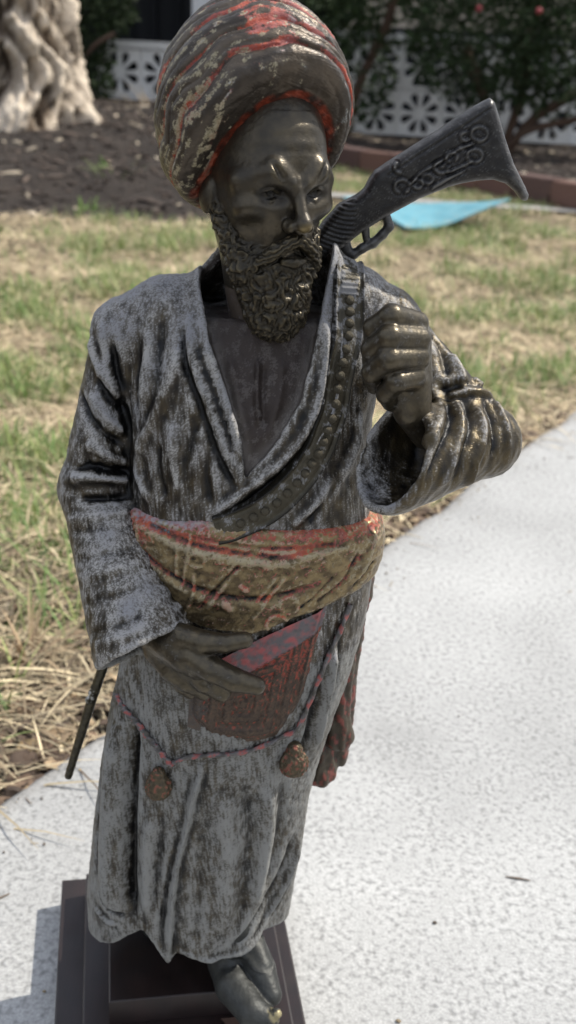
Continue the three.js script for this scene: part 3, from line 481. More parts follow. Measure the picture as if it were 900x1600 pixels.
const onSash = (pts, n) => smooth3(pts.map(([x, y]) => pick(sash, x, y)).filter(Boolean), n);
const ring = (cx, cy, r, a0 = 0, a1 = 6.3) => { const p = []; for (let i = 0; i <= 12; i++) { const a = a0 + (a1 - a0) * i / 12; p.push([cx + r * Math.cos(a), cy + r * Math.sin(a) * 0.85]); } return p; };
const SASHLINES = [ // [height, width, red]
  [-0.8, 2.0, 0.55, [[214, 806], [270, 838], [360, 862], [460, 868], [584, 822]]], [0.5, 2.4, 0.0, [[214, 822], [270, 852], [360, 876], [460, 882], [584, 840]]], [-0.75, 2.0, 0.45, [[226, 866], [290, 912], [370, 936], [450, 928], [566, 872]]], [0.45, 2.4, 0.1, [[232, 880], [290, 926], [370, 950], [450, 942], [566, 888]]],
  [0.5, 1.0, 1, ring(433, 976, 17)], [0.4, 1.0, 0.4, ring(452, 946, 15)], [0.4, 0.9, 0.3, ring(308, 876, 13)], [0.35, 0.9, 0.5, ring(352, 872, 11)],
  [0.5, 0.8, 1, [[297, 838], [291, 880], [284, 920]]], [0.4, 0.9, 0.7, [[277, 850], [275, 900]]], [0.6, 0.9, 0.8, [[303, 900], [302, 928], [294, 950]]],
  [-0.6, 1.0, 0.5, [[372, 886], [340, 918], [312, 950]]], [0.5, 0.9, 0.7, [[352, 915], [325, 950]]], [0.6, 1.0, 0.8, [[444, 905], [420, 935], [396, 966]]], [0.5, 0.9, 0.8, [[430, 905], [402, 940]]], [-0.5, 1, 0.2, [[520, 905], [470, 950], [440, 985]]],
  [-0.8, 1.6, 0.3, [[560, 870], [540, 905], [500, 940]]], [0.8, 1.8, 0.2, [[582, 815], [580, 860], [560, 900]]], [0.8, 2.0, 0.0, [[420, 862], [480, 868], [540, 855]]], [-0.6, 1.4, 0.5, [[236, 820], [330, 846], [420, 858], [520, 850]]],
  [0.6, 1.8, 0.9, [[378, 917], [384, 922]]], [0.6, 2.2, 0.9, [[353, 944], [358, 950]]], [0.5, 1.6, 0.8, [[412, 880], [417, 886]]], [-0.7, 1.6, 0.1, [[460, 985], [510, 952], [556, 915], [584, 880]]], [0.7, 1.4, 0.1, [[215, 830], [224, 880], [250, 925]]],
].map(([h, w, r, p]) => ({ h, w, r, l: line3(onSash(p, 4)) })).filter((c) => c.l.pts.length > 1);
const sashOrn = (x, y, z) => { const u = (x * 0.86 + y * 0.5) / 6.6, v = (y * 0.86 - x * 0.5) / 6.6, fu = u - Math.round(u), fv = v - Math.round(v), r = Math.hypot(fu, fv), th = Math.atan2(fv, fu), k = 0.6 + 0.4 * n3(x / 14, y / 14, z / 14); return k * (Math.exp(-(((r - 0.30 - 0.06 * Math.cos(5 * th)) / 0.075) ** 2)) + 0.9 * Math.exp(-((r / 0.10) ** 2)) + 0.5 * Math.exp(-(((Math.abs(fu) - 0.48) / 0.05) ** 2))); };
displace(M.sash, (x, y, z) => {
  let d = 0.28 * fbm(x / 9, y / 3.5, z / 9, 2) + 0.05 * n3(x / 1.6, y / 1.6, z / 1.6);
  for (const c of SASHLINES) { const r = lineDist(c.l, x, y, z, c.w * 2.2); if (r) d += c.h * 1.7 * Math.exp(-((r[0] / c.w) ** 2) * 1.2); }
  return d + sashOrn(x, y, z) * 0.5 - 0.12;
});
cavity(M.sash, 2);
function sashPaint(x, y, z, nx, ny, nz, cav) {
  const v = clamp((y - sashLow(x)) / (sashTop(x) - sashLow(x))), f = fbm(x / 10, y / 7, z / 10 + 8, 3), g = fbm(x / 3, y / 3, z / 3, 3), fine = n3(x / 0.8, y / 0.8, z / 0.8);
  let c = mix3([0.255, 0.192, 0.100], [0.110, 0.080, 0.045], clamp(0.42 + f * 1.3 + 0.3 * g)), chalk = 0.10;
  let red = 0.62 * sstep(0.84, 0.96, v + 0.12 * g) * clamp(0.5 + 2.0 * f + 0.7 * sstep(-5, 20, x) + 0.5 * sstep(-55, -66, x)) + sstep(0.40, 0.8, v) * 0.22 + 0.30 * sstep(-56, -66, x) - 0.08;
  for (const q of SASHLINES) { const r = lineDist(q.l, x, y, z, 2.2); if (r) red += q.r * 1.0 * sstep(q.w * 1.2, q.w * 0.4, r[0]) * 1.2; }
  red += 0.66 * sashOrn(x, y, z) * sstep(-0.35, 0.2, f) * sstep(-62, -30, x);
  const rr = sstep(0.34, 0.56, red + 0.50 * g + 0.18 * fine);
  c = mix3(c, mix3(RED, DUSTRED, clamp(0.4 + f)), rr * 0.85); chalk = mix(chalk, 0.6, rr);
  const gold = sstep(0.2, 0.5, cav * 9 + g * 0.5 + 0.25 * Math.exp(-(((v - 0.72) / 0.1) ** 2)) + 0.1 * fine); c = mix3(c, [0.42, 0.37, 0.25], gold * 0.6);
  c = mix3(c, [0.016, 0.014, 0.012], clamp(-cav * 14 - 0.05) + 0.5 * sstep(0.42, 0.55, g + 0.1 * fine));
  const dust = sstep(0.9, 1.0, v + 0.1 * g) * sstep(-20, -50, x); c = mix3(c, [0.26, 0.27, 0.30], dust * 0.7);
  return [c[0], c[1], c[2], chalk];
}
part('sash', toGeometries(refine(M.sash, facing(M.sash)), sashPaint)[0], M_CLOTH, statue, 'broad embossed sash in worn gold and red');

// ---------------------------------------------------------------- shoulder strap with its row of studs
function nrm(sdf, p) { const e = 0.4, g = [sdf(p[0] + e, p[1], p[2]) - sdf(p[0] - e, p[1], p[2]), sdf(p[0], p[1] + e, p[2]) - sdf(p[0], p[1] - e, p[2]), sdf(p[0], p[1], p[2] + e) - sdf(p[0], p[1], p[2] - e)]; return norm(g); }
const cross = (a, b) => [a[1] * b[2] - a[2] * b[1], a[2] * b[0] - a[0] * b[2], a[0] * b[1] - a[1] * b[0]];
const STUDS = [[545, 470], [545, 488], [544, 506], [542, 526], [538, 546], [533, 566], [529, 586], [525, 607], [522, 630], [516, 653], [509, 671], [503, 689], [495, 707], [485, 723], [475, 738], [463, 753], [448, 769], [432, 784], [414, 797], [396, 807], [376, 816]];
const outer = (x, y, z) => body0(x, y, z) - 0.6;
function gridMesh(nu, nv, fn) {                      // an open sheet of nu x nv points
  const pos = [], idx = []; for (let j = 0; j < nv; j++) for (let i = 0; i < nu; i++) pos.push(...fn(i / (nu - 1), j / (nv - 1)));
  for (let j = 0; j + 1 < nv; j++) for (let i = 0; i + 1 < nu; i++) { const a = j * nu + i; idx.push(a, a + 1, a + nu, a + 1, a + nu + 1, a + nu); }
  return normals({ pos: Float32Array.from(pos), idx: Uint32Array.from(idx) });
}
{
  const cl = new THREE.CatmullRomCurve3([[546, 446], ...STUDS, [356, 824], [338, 828]].map(([x, y]) => pick(outer, x, y)).filter(Boolean).flatMap((p, i) => (i ? [p] : [[p[0] - 4, p[1] + 3, p[2] - 26], [p[0] - 2, p[1] + 5, p[2] - 12], p])).map((p) => new THREE.Vector3(...p)));
  const N = 300, pts = cl.getSpacedPoints(N).map((v) => [v.x, v.y, v.z]);
  const fr = pts.map((p, i) => { const a = pts[Math.max(0, i - 2)], b = pts[Math.min(N, i + 2)], t = norm([b[0] - a[0], b[1] - a[1], b[2] - a[2]]), n = nrm(outer, p); return { p, t, n, b: norm(cross(t, n)) }; });
  const W = 7.6, m = gridMesh(N + 1, 34, (u, v) => {
    const f = fr[Math.round(u * N)], s = v * 2 - 1, e = Math.abs(s);
    let h = 1.5 + 0.9 * Math.exp(-(((e - 0.80) / 0.10) ** 2)) - 0.35 * Math.exp(-(((e - 0.6) / 0.08) ** 2)); if (e > 0.9) h = mix(h, -2.2, (e - 0.9) / 0.1);
    if (u < 0.20 && e < 0.5) h += 0.5 * Math.max(0, Math.sin(u * 420));
    const q = [0, 1, 2].map((k) => f.p[k] + f.b[k] * s * W), dd = outer(...q);
    return [0, 1, 2].map((k) => q[k] + f.n[k] * (h - dd * 0.9));
  });
  cavity(m, 1);
  const strap = part('shoulder_strap', toGeometries(m, (x, y, z, nx, ny, nz, cav) => { const f = fbm(x / 8, y / 8, z / 8, 3), s = sstep(0.35, 0.62, 0.35 * n3(x / 0.8, y / 0.8, z / 0.8) + f * 0.9 + sstep(370, 410, y) * 0.45 + 0.05); let c = mix3([0.060, 0.052, 0.036], [0.095, 0.085, 0.062], clamp(0.4 + f)); c = mix3(c, [0.014, 0.013, 0.011], clamp(-cav * 7)); return [...mix3(c, [0.28, 0.28, 0.29], s * 0.6), 0.15 + s * 0.7]; })[0], M_ROBE, statue, 'broad shoulder strap set with round studs');
  const sg = new THREE.SphereGeometry(2.15 / 1000, 14, 10); 
  { const c = new Float32Array(sg.attributes.position.count * 3); for (let i = 0; i < c.length; i += 3) { c[i] = 0.085; c[i + 1] = 0.074; c[i + 2] = 0.052; } sg.setAttribute('color', new THREE.BufferAttribute(c, 3)); sg.setAttribute('uv1', new THREE.Float32BufferAttribute(new Float32Array(c.length / 3 * 2).fill(0.2), 2)); }
  for (const s of STUDS) { const p = pick(outer, ...s); if (!p) continue; const n = nrm(outer, p), o = part('stud', sg, M_ROBE, strap); o.position.set((p[0] + n[0] * 1.7) / 1000 - STAT.pos[0], (p[1] + n[1] * 1.7) / 1000 + HB, (p[2] + n[2] * 1.7) / 1000 - D0 - STAT.pos[2]); o.scale.set(1, 1, 0.75); }
}
// ---------------------------------------------------------------- embossed cloth end hanging below the sash
const paintSolid = (c, chalk) => () => [...c, chalk];
{
  const TL = [300, 1050], TR = [512, 946], BL = [292, 1136], BR = [466, 1136];
  const NU = 150, NV = 120;
  const uvOf = new Map();
  const m = gridMesh(NU, NV, (u, v) => {
    const w = 1 - v, px = mix(mix(TL[0], TR[0], u), mix(BL[0], BR[0], u), v), py = mix(mix(TL[1], TR[1], u), mix(BL[1], BR[1], u), v) + 24 * v * Math.sin(Math.PI * clamp(u)) ;
    const p = pick(outer, px, py), n = nrm(outer, p), e = Math.min(Math.min(u, 1 - u, 1 - v) * 14, 4.5 * (1.02 - Math.hypot(Math.max(0, Math.abs(u - 0.5) - 0.26) / 0.24, Math.max(0, v - 0.52) / 0.48))), h = mix(-0.9, 0.45, sstep(0, 1.2, e)) + 0.5 * Math.sin(u * 9 + v * 2) + 0.6 * Math.exp(-(((e - 1.2) / 0.35) ** 2));
    const f = Math.max(Math.abs(u - 0.45) * 1.25, Math.abs(v - 0.62) * 1.1), fr = Math.abs(((f * 6.5) % 1) - 0.5) * 2;
    const flap = v < 0.42 - 0.25 * u, emb = flap ? 0.25 * fbm(px / 20, py / 14, 0, 2) + 0.5 : 0.75 * sstep(0.30, 0.6, fr) + 0.35 * Math.abs(n3(px / 9, py / 9, 1)) + 0.16 * n3(px / 4, py / 4, 1);
    const dots = !flap && fr < 0.35 ? 0.35 * Math.sin(u * 90) * Math.sin(v * 60) : 0;
    return [0, 1, 2].map((k) => p[k] + n[k] * (h + (e > 0.4 ? emb + dots : 0)));
  });
  cavity(m, 1);
  let i = 0;
  const g = toGeometries(m, (x, y, z, nx, ny, nz, cav) => {
    const u = (i % NU) / (NU - 1), v = Math.floor(i / NU) / (NV - 1); i++;
    const flap = v < 0.42 - 0.25 * u, f = fbm(x / 6, y / 6, z / 6, 3), fine = n3(x / 0.8, y / 0.8, z / 0.8);
    let c = mix3([0.062, 0.042, 0.030], [0.100, 0.066, 0.044], clamp(0.5 + f));
    if (flap) c = mix3([0.13, 0.12, 0.125], [0.36, 0.10, 0.10], sstep(-0.45, 0.6, f + 0.15 * fine));
    else { c = mix3(c, mix3(RED, DUSTRED, 0.5), 0.85 * sstep(0.20, 0.60, cav * 7 + 0.22 * sstep(0.65, 0.3, v) + 0.22 * sstep(0.3, 0.8, u) * sstep(0.8, 0.4, v) + 0.35 * f + 0.12 * fine - 0.14)); }
    c = mix3(c, [0.014, 0.011, 0.010], clamp(-cav * 10 - 0.05));
    c = mix3(c, [0.085, 0.086, 0.088], 0.75 * sstep(0.22, 0.02, u + 0.12 * f) * (0.5 + 0.5 * fine));
    return [...c, 0.35];
  });
  part('cloth_end', g[0], M_CLOTH, statue, 'dark red embossed cloth end hanging below the sash');
}
// ---------------------------------------------------------------- cord with two tassels
function cordGeo(pts, r, twist) {
  const c = new THREE.CatmullRomCurve3(pts.map((p) => new THREE.Vector3(...p))), N = 140, fr = c.computeFrenetFrames(N), pos = [], idx = [], K = 12;
  for (let i = 0; i <= N; i++) { const p = c.getPointAt(i / N); for (let k = 0; k < K; k++) { const a = k / K * Math.PI * 2, rr = r * (1 + 0.22 * Math.sin(2 * a + i * twist)); const q = p.clone().addScaledVector(fr.normals[i], Math.cos(a) * rr).addScaledVector(fr.binormals[i], Math.sin(a) * rr); pos.push(q.x, q.y, q.z); } }
  for (let i = 0; i < N; i++) for (let k = 0; k < K; k++) { const a = i * K + k, b = i * K + (k + 1) % K; idx.push(a, b, a + K, b, b + K, a + K); }
  return normals({ pos: Float32Array.from(pos), idx: Uint32Array.from(idx) });
}
const cordPaint = (x, y, z) => { const f = fbm(x / 5, y / 5, z / 5, 2), g = n3(x / 1.2, y / 1.2, z / 1.2); let c = mix3([0.075, 0.068, 0.060], [0.20, 0.19, 0.20], clamp(0.35 + f + 0.3 * g)); c = mix3(c, DUSTRED, sstep(0.2, 0.5, f * 1.2 + 0.2 * g + 0.02)); return [...c, 0.5]; };
const out1 = (x, y, z) => Math.min(body0(x, y, z) - 0.9);
const onOut = (l) => l.map(([x, y]) => pick(out1, x, y)).filter(Boolean);
part('cord', toGeometries(cordGeo(onOut([[168, 1056], [181, 1086], [196, 1110], [216, 1132], [240, 1162], [262, 1188], [269, 1196]]), 1.5, 0.5), cordPaint)[0], M_CLOTH, statue, 'twisted cord hanging at the hip');
part('cord', toGeometries(cordGeo(onOut([[270, 1192], [292, 1184], [330, 1180], [372, 1177], [410, 1166], [440, 1152], [462, 1140], [480, 1106], [496, 1068], [516, 1020], [534, 980], [548, 944]]), 1.15, 0.5), cordPaint)[0], M_CLOTH, statue, 'red twisted cord across the skirt');
const tassel = (c, s) => (x, y, z) => { const a = (x - c[0]) / s, b = (y - c[1]) / s, d = (z - c[2]) / s, th = Math.atan2(a, d); let q = ell(a, b - 5.2, d, 3.0, 3.2, 3.0); q = smin(q, smax(ell(a, b + 1, d, 5.4 + 0.35 * Math.sin(th * 9), 6.6, 4.8), -b - 6.0, 1.5), 1.2); return q * s * 0.9; };
for (const [px, py, s] of [[250, 1222, 1.25], [456, 1184, 1.35]]) {
  const p = pick(out1, px, py), n = nrm(out1, p), c = [0, 1, 2].map((k) => p[k] + n[k] * 2.2), f = tassel(c, s), m = relax(surface(f, [c[0] - 10, c[1] - 11, c[2] - 10], [c[0] + 10, c[1] + 13, c[2] + 10], 0.5), 1);
  displace(m, (x, y, z) => 0.35 * n3(x / 1.6, y / 3, z / 1.6)); cavity(m, 2);
  part('tassel', toGeometries(m, (x, y, z, nx, ny, nz, cav) => { const g = fbm(x / 4, y / 4, z / 4, 3); let k = mix3([0.060, 0.046, 0.028], [0.10, 0.078, 0.044], clamp(0.5 + g)); k = mix3(k, mix3(RED, DUSTRED, 0.8), 0.5 * sstep(0.22, 0.5, g + (nx < -0.2 ? 0.15 : 0))); return [...mix3(k, [0.02, 0.016, 0.012], clamp(-cav * 6)), 0.25]; })[0], M_CLOTH, statue);
}
// ---------------------------------------------------------------- gun slung behind the shoulder
const GZ = -30, g2 = (l) => l.map(([x, y]) => at(x, y, GZ));
const STOCK = g2([[765, 153], [771, 158], [776, 172], [788, 215], [802, 256], [820, 292], [825, 304], [822, 313], [814, 312], [803, 298], [789, 286], [770, 280], [748, 281], [724, 285], [700, 291], [655, 309], [607, 335], [567, 360], [536, 384], [500, 412], [470, 400], [505, 345], [530, 318], [556, 305], [569, 294], [576, 280], [585, 267], [610, 250], [678, 207], [740, 166]]);
const stockSdf = (x, y, z) => { const t = clamp((x - STOCK[19][0]) / (STOCK[0][0] - STOCK[19][0])), w = mix(7.2, 6.0, t); const d2 = polyDist(STOCK, x, y), qz = Math.abs(z - GZ) - w, r = 4.2, a = d2 + r, b = qz + r; return Math.hypot(Math.max(a, 0), Math.max(b, 0)) + Math.min(0, Math.max(a, b)) - r; };
const GUARD = [[536, 388], [545, 402], [552, 398], [566, 388], [583, 380], [598, 366], [608, 354], [604, 340]].map(([x, y]) => at(x, y, GZ));
const scroll = [ring(749, 210, 13), ring(742, 244, 12), ring(728, 214, 8, 1, 5), ring(628, 292, 12, 2, 7.4), ring(652, 288, 8), ring(668, 280, 9), ring(690, 262, 11, 0, 4.6), ring(706, 246, 9, 2, 7), ring(626, 262, 10, 1.6, 4), [[640, 288], [660, 270], [690, 252], [720, 232], [738, 226]], [[700, 270], [720, 262], [738, 252]], [[676, 294], [700, 280], [724, 268]]].map((p) => line3(smooth3(p.map(([x, y]) => { const q = at(x, y, GZ + 7); return q; }), 3)));
const rim = line3(g2([[760, 160], [722, 186], [684, 210], [640, 238], [604, 262]]).map((p) => [p[0] + 0.6, p[1] - 2.4, GZ + 6]));
M.gun = relax(surface(stockSdf, [-2, 398, -40], [108, 500, -20], 0.55), 1);
displace(M.gun, (x, y, z, nx, ny, nz) => {
  let d = 0.10 * fbm(x / 3, y / 3, z / 3, 3);
  if (nz > 0.3) { for (const l of scroll) { const r = lineDist(l, x, y, GZ + 7, 1.6); if (r) d += 0.55 * Math.exp(-((r[0] / 0.62) ** 2)) - 0.40 * Math.exp(-(((r[0] - 1.2) / 0.5) ** 2)); } const r = lineDist(rim, x, y, GZ + 6, 2); if (r) d -= 0.5 * Math.exp(-((r[0] / 0.55) ** 2)); 
    const t = (x - STOCK[17][0]) ; if (t < -4 && t > -22) d += 0.28 * Math.sin(len(x - (STOCK[24][0] - 6), y - (STOCK[24][1] + 4), 0) * 3.1); }
  return d;
});
cavity(M.gun, 2);
const gunPaint = (x, y, z, nx, ny, nz, cav) => { const f = fbm(x / 8, y / 8, z / 8, 3), eg = sstep(-2.4, -0.4, polyDist(STOCK, x, y)) * (0.5 + 0.8 * f), sc = sstep(0.55, 0.75, n3((x * 0.5 + y) / 0.7, (x - y * 0.5) / 9, z / 3)); let c = mix3([0.046, 0.044, 0.042], [0.026, 0.025, 0.025], clamp(0.5 + f)); c = mix3(c, [0.20, 0.195, 0.18], clamp(cav * 13 - 0.25) * 0.75); c = mix3(c, [0.008, 0.008, 0.009], clamp(-cav * 16)); c = mix3(c, [0.20, 0.195, 0.19], clamp(0.55 * eg + 0.25 * sc)); return [...c, 0.10 + 0.2 * clamp(f)]; };  // edges lightened: worn metal plus a highlight put into the colour
{
  const stock = part('gun_stock', toGeometries(M.gun, gunPaint)[0], M_GUN, statue, 'engraved dark gun stock with a flared butt');
  const gd = (x, y, z) => { let d = 1e9; for (let i = 0; i + 1 < GUARD.length; i++) d = smin(d, cap(x, y, z, GUARD[i], GUARD[i + 1], i < 2 ? 1.5 : 2.1, i < 1 ? 1.3 : 2.1), 1); const a = at(572, 372, GZ), b = at(570, 350, GZ); d = smin(d, cap(x, y, z, a, b, 1.7, 2.2), 1); const e = at(544, 392, GZ), f = at(538, 372, GZ); return smin(d, cap(x, y, z, e, f, 2, 2.4), 1.5); };
  const m = relax(surface(gd, ...boundsOf([...GUARD, at(560, 345, GZ)], 5), 0.5), 1); cavity(m, 2);
  part('trigger_guard', toGeometries(m, gunPaint)[0], M_GUN, stock);
  const a = at(520, 366, GZ), b = at(400, 500, -44), bar = (x, y, z) => cap(x, y, z, a, b, 4.4, 3.6), mb = relax(surface(bar, ...boundsOf([a, b], 7), 0.9), 1);
  part('gun_barrel', toGeometries(cavity(mb, 1), gunPaint)[0], M_GUN, stock);
}
// ---------------------------------------------------------------- scabbard end sticking out below the sleeve
{
  const a = at(165, 1030, -14), b = at(142, 1098, -22), c = at(107, 1212, -34);
  const f = (x, y, z) => { let d = Math.min(cap(x, y, z, a, b, 2.6, 2.6), cap(x, y, z, b, c, 2.7, 2.2)); const k = [at(143, 1083, -18), at(138, 1094, -19), at(147, 1074, -18)]; for (const q of k) d = smin(d, len(x - q[0], y - q[1], z - q[2]) - 1.9, 1); return d; };
  const m = relax(surface(f, ...boundsOf([a, b, c], 6), 0.55), 1); displace(m, (x, y, z) => 0.2 * fbm(x / 2, y / 6, z / 2, 2)); cavity(m, 2);
  const pale = at(140, 1088, -17);
  part('scabbard_end', toGeometries(m, (x, y, z, nx, ny, nz, cav) => { const p = sstep(6, 3, len(x - pale[0], y - pale[1], z - pale[2])) * sstep(-0.2, 0.3, n3(x / 2, y / 2, z / 2) + 0.2 - (nx > 0.1 ? 0.8 : 0)); const q = fbm(x / 5, y / 5, z / 5, 2); return [...mix3(mix3([0.045, 0.040, 0.028], [0.075, 0.066, 0.042], clamp(0.5 + q)), [0.38, 0.37, 0.34], p), 0.12 + 0.7 * p]; })[0], M_SKIN, statue);
}
// ---------------------------------------------------------------- drapery behind the hip
{
  const pl = (l, r) => l.map(([x, y, z]) => [...at(x, y, z), r]);
  const A = [pl([[566, 868, -22], [562, 930, -26], [540, 1010, -32], [530, 1100, -36], [530, 1150, -36]], 6), pl([[545, 880, -26], [535, 960, -32], [512, 1060, -38], [500, 1150, -42], [500, 1205, -42]], 8), pl([[566, 900, -34], [552, 980, -42], [540, 1080, -46], [524, 1180, -50]], 6)];
  for (let i = 0; i < A.length; i++) A[i][A[i].length - 1][3] += i === 0 ? 2.4 : 1.2;
  const f = (x, y, z) => { let d = 1e9; for (const c of A) d = smin(d, chain(x, y, z, c), 3); return d; };
  const m = relax(surface(f, ...boundsOf(A.flat(), 12), 0.8), 2);
  displace(m, (x, y, z) => 0.5 * Math.sin(x * 0.9 + y * 0.12 + 2 * n3(x / 12, y / 20, z / 12)) + 0.4 * fbm(x / 5, y / 7, z / 5, 2)); cavity(m, 2);
  part('drapery', toGeometries(m, (x, y, z, nx, ny, nz, cav) => { const q = fbm(x / 7, y / 12, z / 7, 3), e = n3(x / 0.9, y / 1.6, z / 0.9); let c = mix3([0.070, 0.056, 0.038], [0.045, 0.036, 0.028], clamp(0.5 + q)); c = mix3(c, mix3(RED, DUSTRED, clamp(0.4 + q)), 0.6 * sstep(0.12, 0.55, q + 0.15 * e + cav * 3)); return [...mix3(c, [0.016, 0.012, 0.010], clamp(-cav * 6)), 0.35]; })[0], M_CLOTH, statue, 'red and brown drapery hanging behind the hip');
}
// ---------------------------------------------------------------- shoes and the legs above them
{
  const shoe = (o) => (x, y, z) => { const C = o.map((q) => [...atY(q[0], q[1], q[2]), q[3]]); let d = chain(x, y, z, C); return smax(d, -y + 0.2, 0.6); };
  const C1 = [[352, 1500, 12, 10], [366, 1540, 11, 11], [394, 1580, 9.5, 9], [420, 1592, 9, 6], [432, 1584, 14, 3]].map((q) => [...atY(q[0], q[1], q[2]), q[3]]);
  const V1 = [[392, 1478, 24, 9], [408, 1515, 19, 8.5], [424, 1555, 13, 6]].map((q) => [...atY(q[0], q[1], q[2]), q[3]]);
  const L1 = [[...atY(352, 1500, 14), 9], [...atY(372, 1440, 45), 11]];
  const f1 = (x, y, z) => smax(smin(smin(chain(x, y, z, C1), chain(x, y, z, V1), 2.4), chain(x, y, z, L1), 5), 0.3 - y, 0.6);
  const m = relax(surface(f1, ...boundsOf([...C1, ...V1, ...L1], 13), 0.6), 1); displace(m, (x, y, z) => 0.12 * fbm(x / 3, y / 3, z / 3, 2) + (y > 24 && y < 40 ? 0.5 * Math.sin(y * 0.9 + x * 0.3) : 0)); cavity(m, 2);
  const tip = C1[4], shoePaint = (x, y, z, nx, ny, nz, cav) => { const q = fbm(x / 6, y / 6, z / 6, 3); let c = mix3([0.046, 0.048, 0.045], [0.032, 0.033, 0.031], clamp(0.5 + q)); c = mix3(c, [0.015, 0.015, 0.014], clamp(-cav * 8)); const t = sstep(6, 3.5, len(x - tip[0], y - tip[1], z - tip[2])); return [...mix3(c, [0.34, 0.29, 0.16], t * 0.8 * sstep(-0.2, 0.2, q)), 0.3]; };
  part('shoe', toGeometries(m, shoePaint)[0], M_SKIN, statue, 'bronze shoe with an upturned worn golden toe');
  const C2 = [[-66, 8, -62, 9], [-68, 8, -44, 10], [-69, 7, -30, 7], [-69, 9, -24, 4]], L2 = [[-66, 10, -58, 9], [-62, 50, -50, 12]], f2 = (x, y, z) => smax(smin(chain(x, y, z, C2), chain(x, y, z, L2), 5), 0.3 - y, 0.6);
  const m2 = relax(surface(f2, ...boundsOf([...C2, ...L2], 13), 0.9), 1); cavity(m2, 1);
  part('shoe', toGeometries(m2, shoePaint)[0], M_SKIN, statue, 'bronze shoe set back under the robe');
}
// ---------------------------------------------------------------- stepped plinth, turned a little
{
  const wood = (() => { const t = dataTex(512, (u, v) => { const g = tile(u, v * 0.999, 9, 31) * 0.5 + n3(u * 60, v * 3, 4) * 0.25 + n3(u * 160, v * 6, 8) * 0.25; const k = 0.72 + 0.28 * g; return [0.165 * k, 0.105 * k, 0.098 * k]; }, true); t.repeat.set(8, 8); return t; })();
  const M_WOOD = new THREE.MeshPhysicalMaterial({ map: wood, roughness: 1, roughnessMap: dataTex(256, (u, v) => { const k = 0.46 + 0.16 * tile(u, v, 5, 41) + 0.14 * sstep(0.2, 0.7, tile(u, v, 23, 42)) + 0.1 * sstep(0.4, 0.6, tile(u, v * 0.5, 60, 43)); return [k, k, k]; }), clearcoat: 0.15, clearcoatRoughness: 0.4 }); M_WOOD.name = 'dark_mahogany';
  const a = 10.2 * Math.PI / 180, ux = [Math.cos(a), -Math.sin(a)], vx = [-Math.sin(a), -Math.cos(a)], o = [-87.3, 20.9];
  const step = (u0, u1, v0, v1, y0, y1, c) => {
    const s = new THREE.Shape(), pt = (u, v) => [(o[0] + ux[0] * u + vx[0] * v) / 1000 - STAT.pos[0], (o[1] + ux[1] * u + vx[1] * v) / 1000 - D0 - STAT.pos[2]];
    const q = [[u0 + c, v0 + c], [u1 - c, v0 + c], [u1 - c, v1 - c], [u0 + c, v1 - c]].map((p) => pt(...p)); s.moveTo(q[0][0], -q[0][1]); for (let i = 1; i < 4; i++) s.lineTo(q[i][0], -q[i][1]); s.closePath();
    const g = new THREE.ExtrudeGeometry(s, { depth: (y1 - y0 - 2 * c) / 1000, bevelEnabled: true, bevelThickness: c / 1000, bevelSize: c / 1000, bevelSegments: 2, curveSegments: 1 }); g.rotateX(-Math.PI / 2); g.translate(0, HB + (y0 + c) / 1000, 0); return g;
  };
  const pl = part('plinth', step(0, 94, 0, 108, -19, 0, 0.9), M_WOOD, statue, 'dark polished wooden stepped plinth');
  part('plinth_step', step(-15.5, 106, -14, 124, -38, -18.5, 1.2), M_WOOD, pl); part('plinth_step', step(-33, 117, -30, 140, -59.6, -37.5, 1.2), M_WOOD, pl);
}
// ================================================================ THE GARDEN (metres, world frame)
const edge = [[1.95, -4.03], [0.504, -1.789], [0.113, -1.166], [-0.219, -0.668], [-0.95, 0.45]];   // the path's edge towards the lawn (x, z)
function sideOfEdge(x, z) { let i = 0; while (i < edge.length - 2 && z > edge[i + 1][1]) i++; const t = (z - edge[i][1]) / (edge[i + 1][1] - edge[i][1]); return x - mix(edge[i][0], edge[i + 1][0], t); }   // > 0 on the path
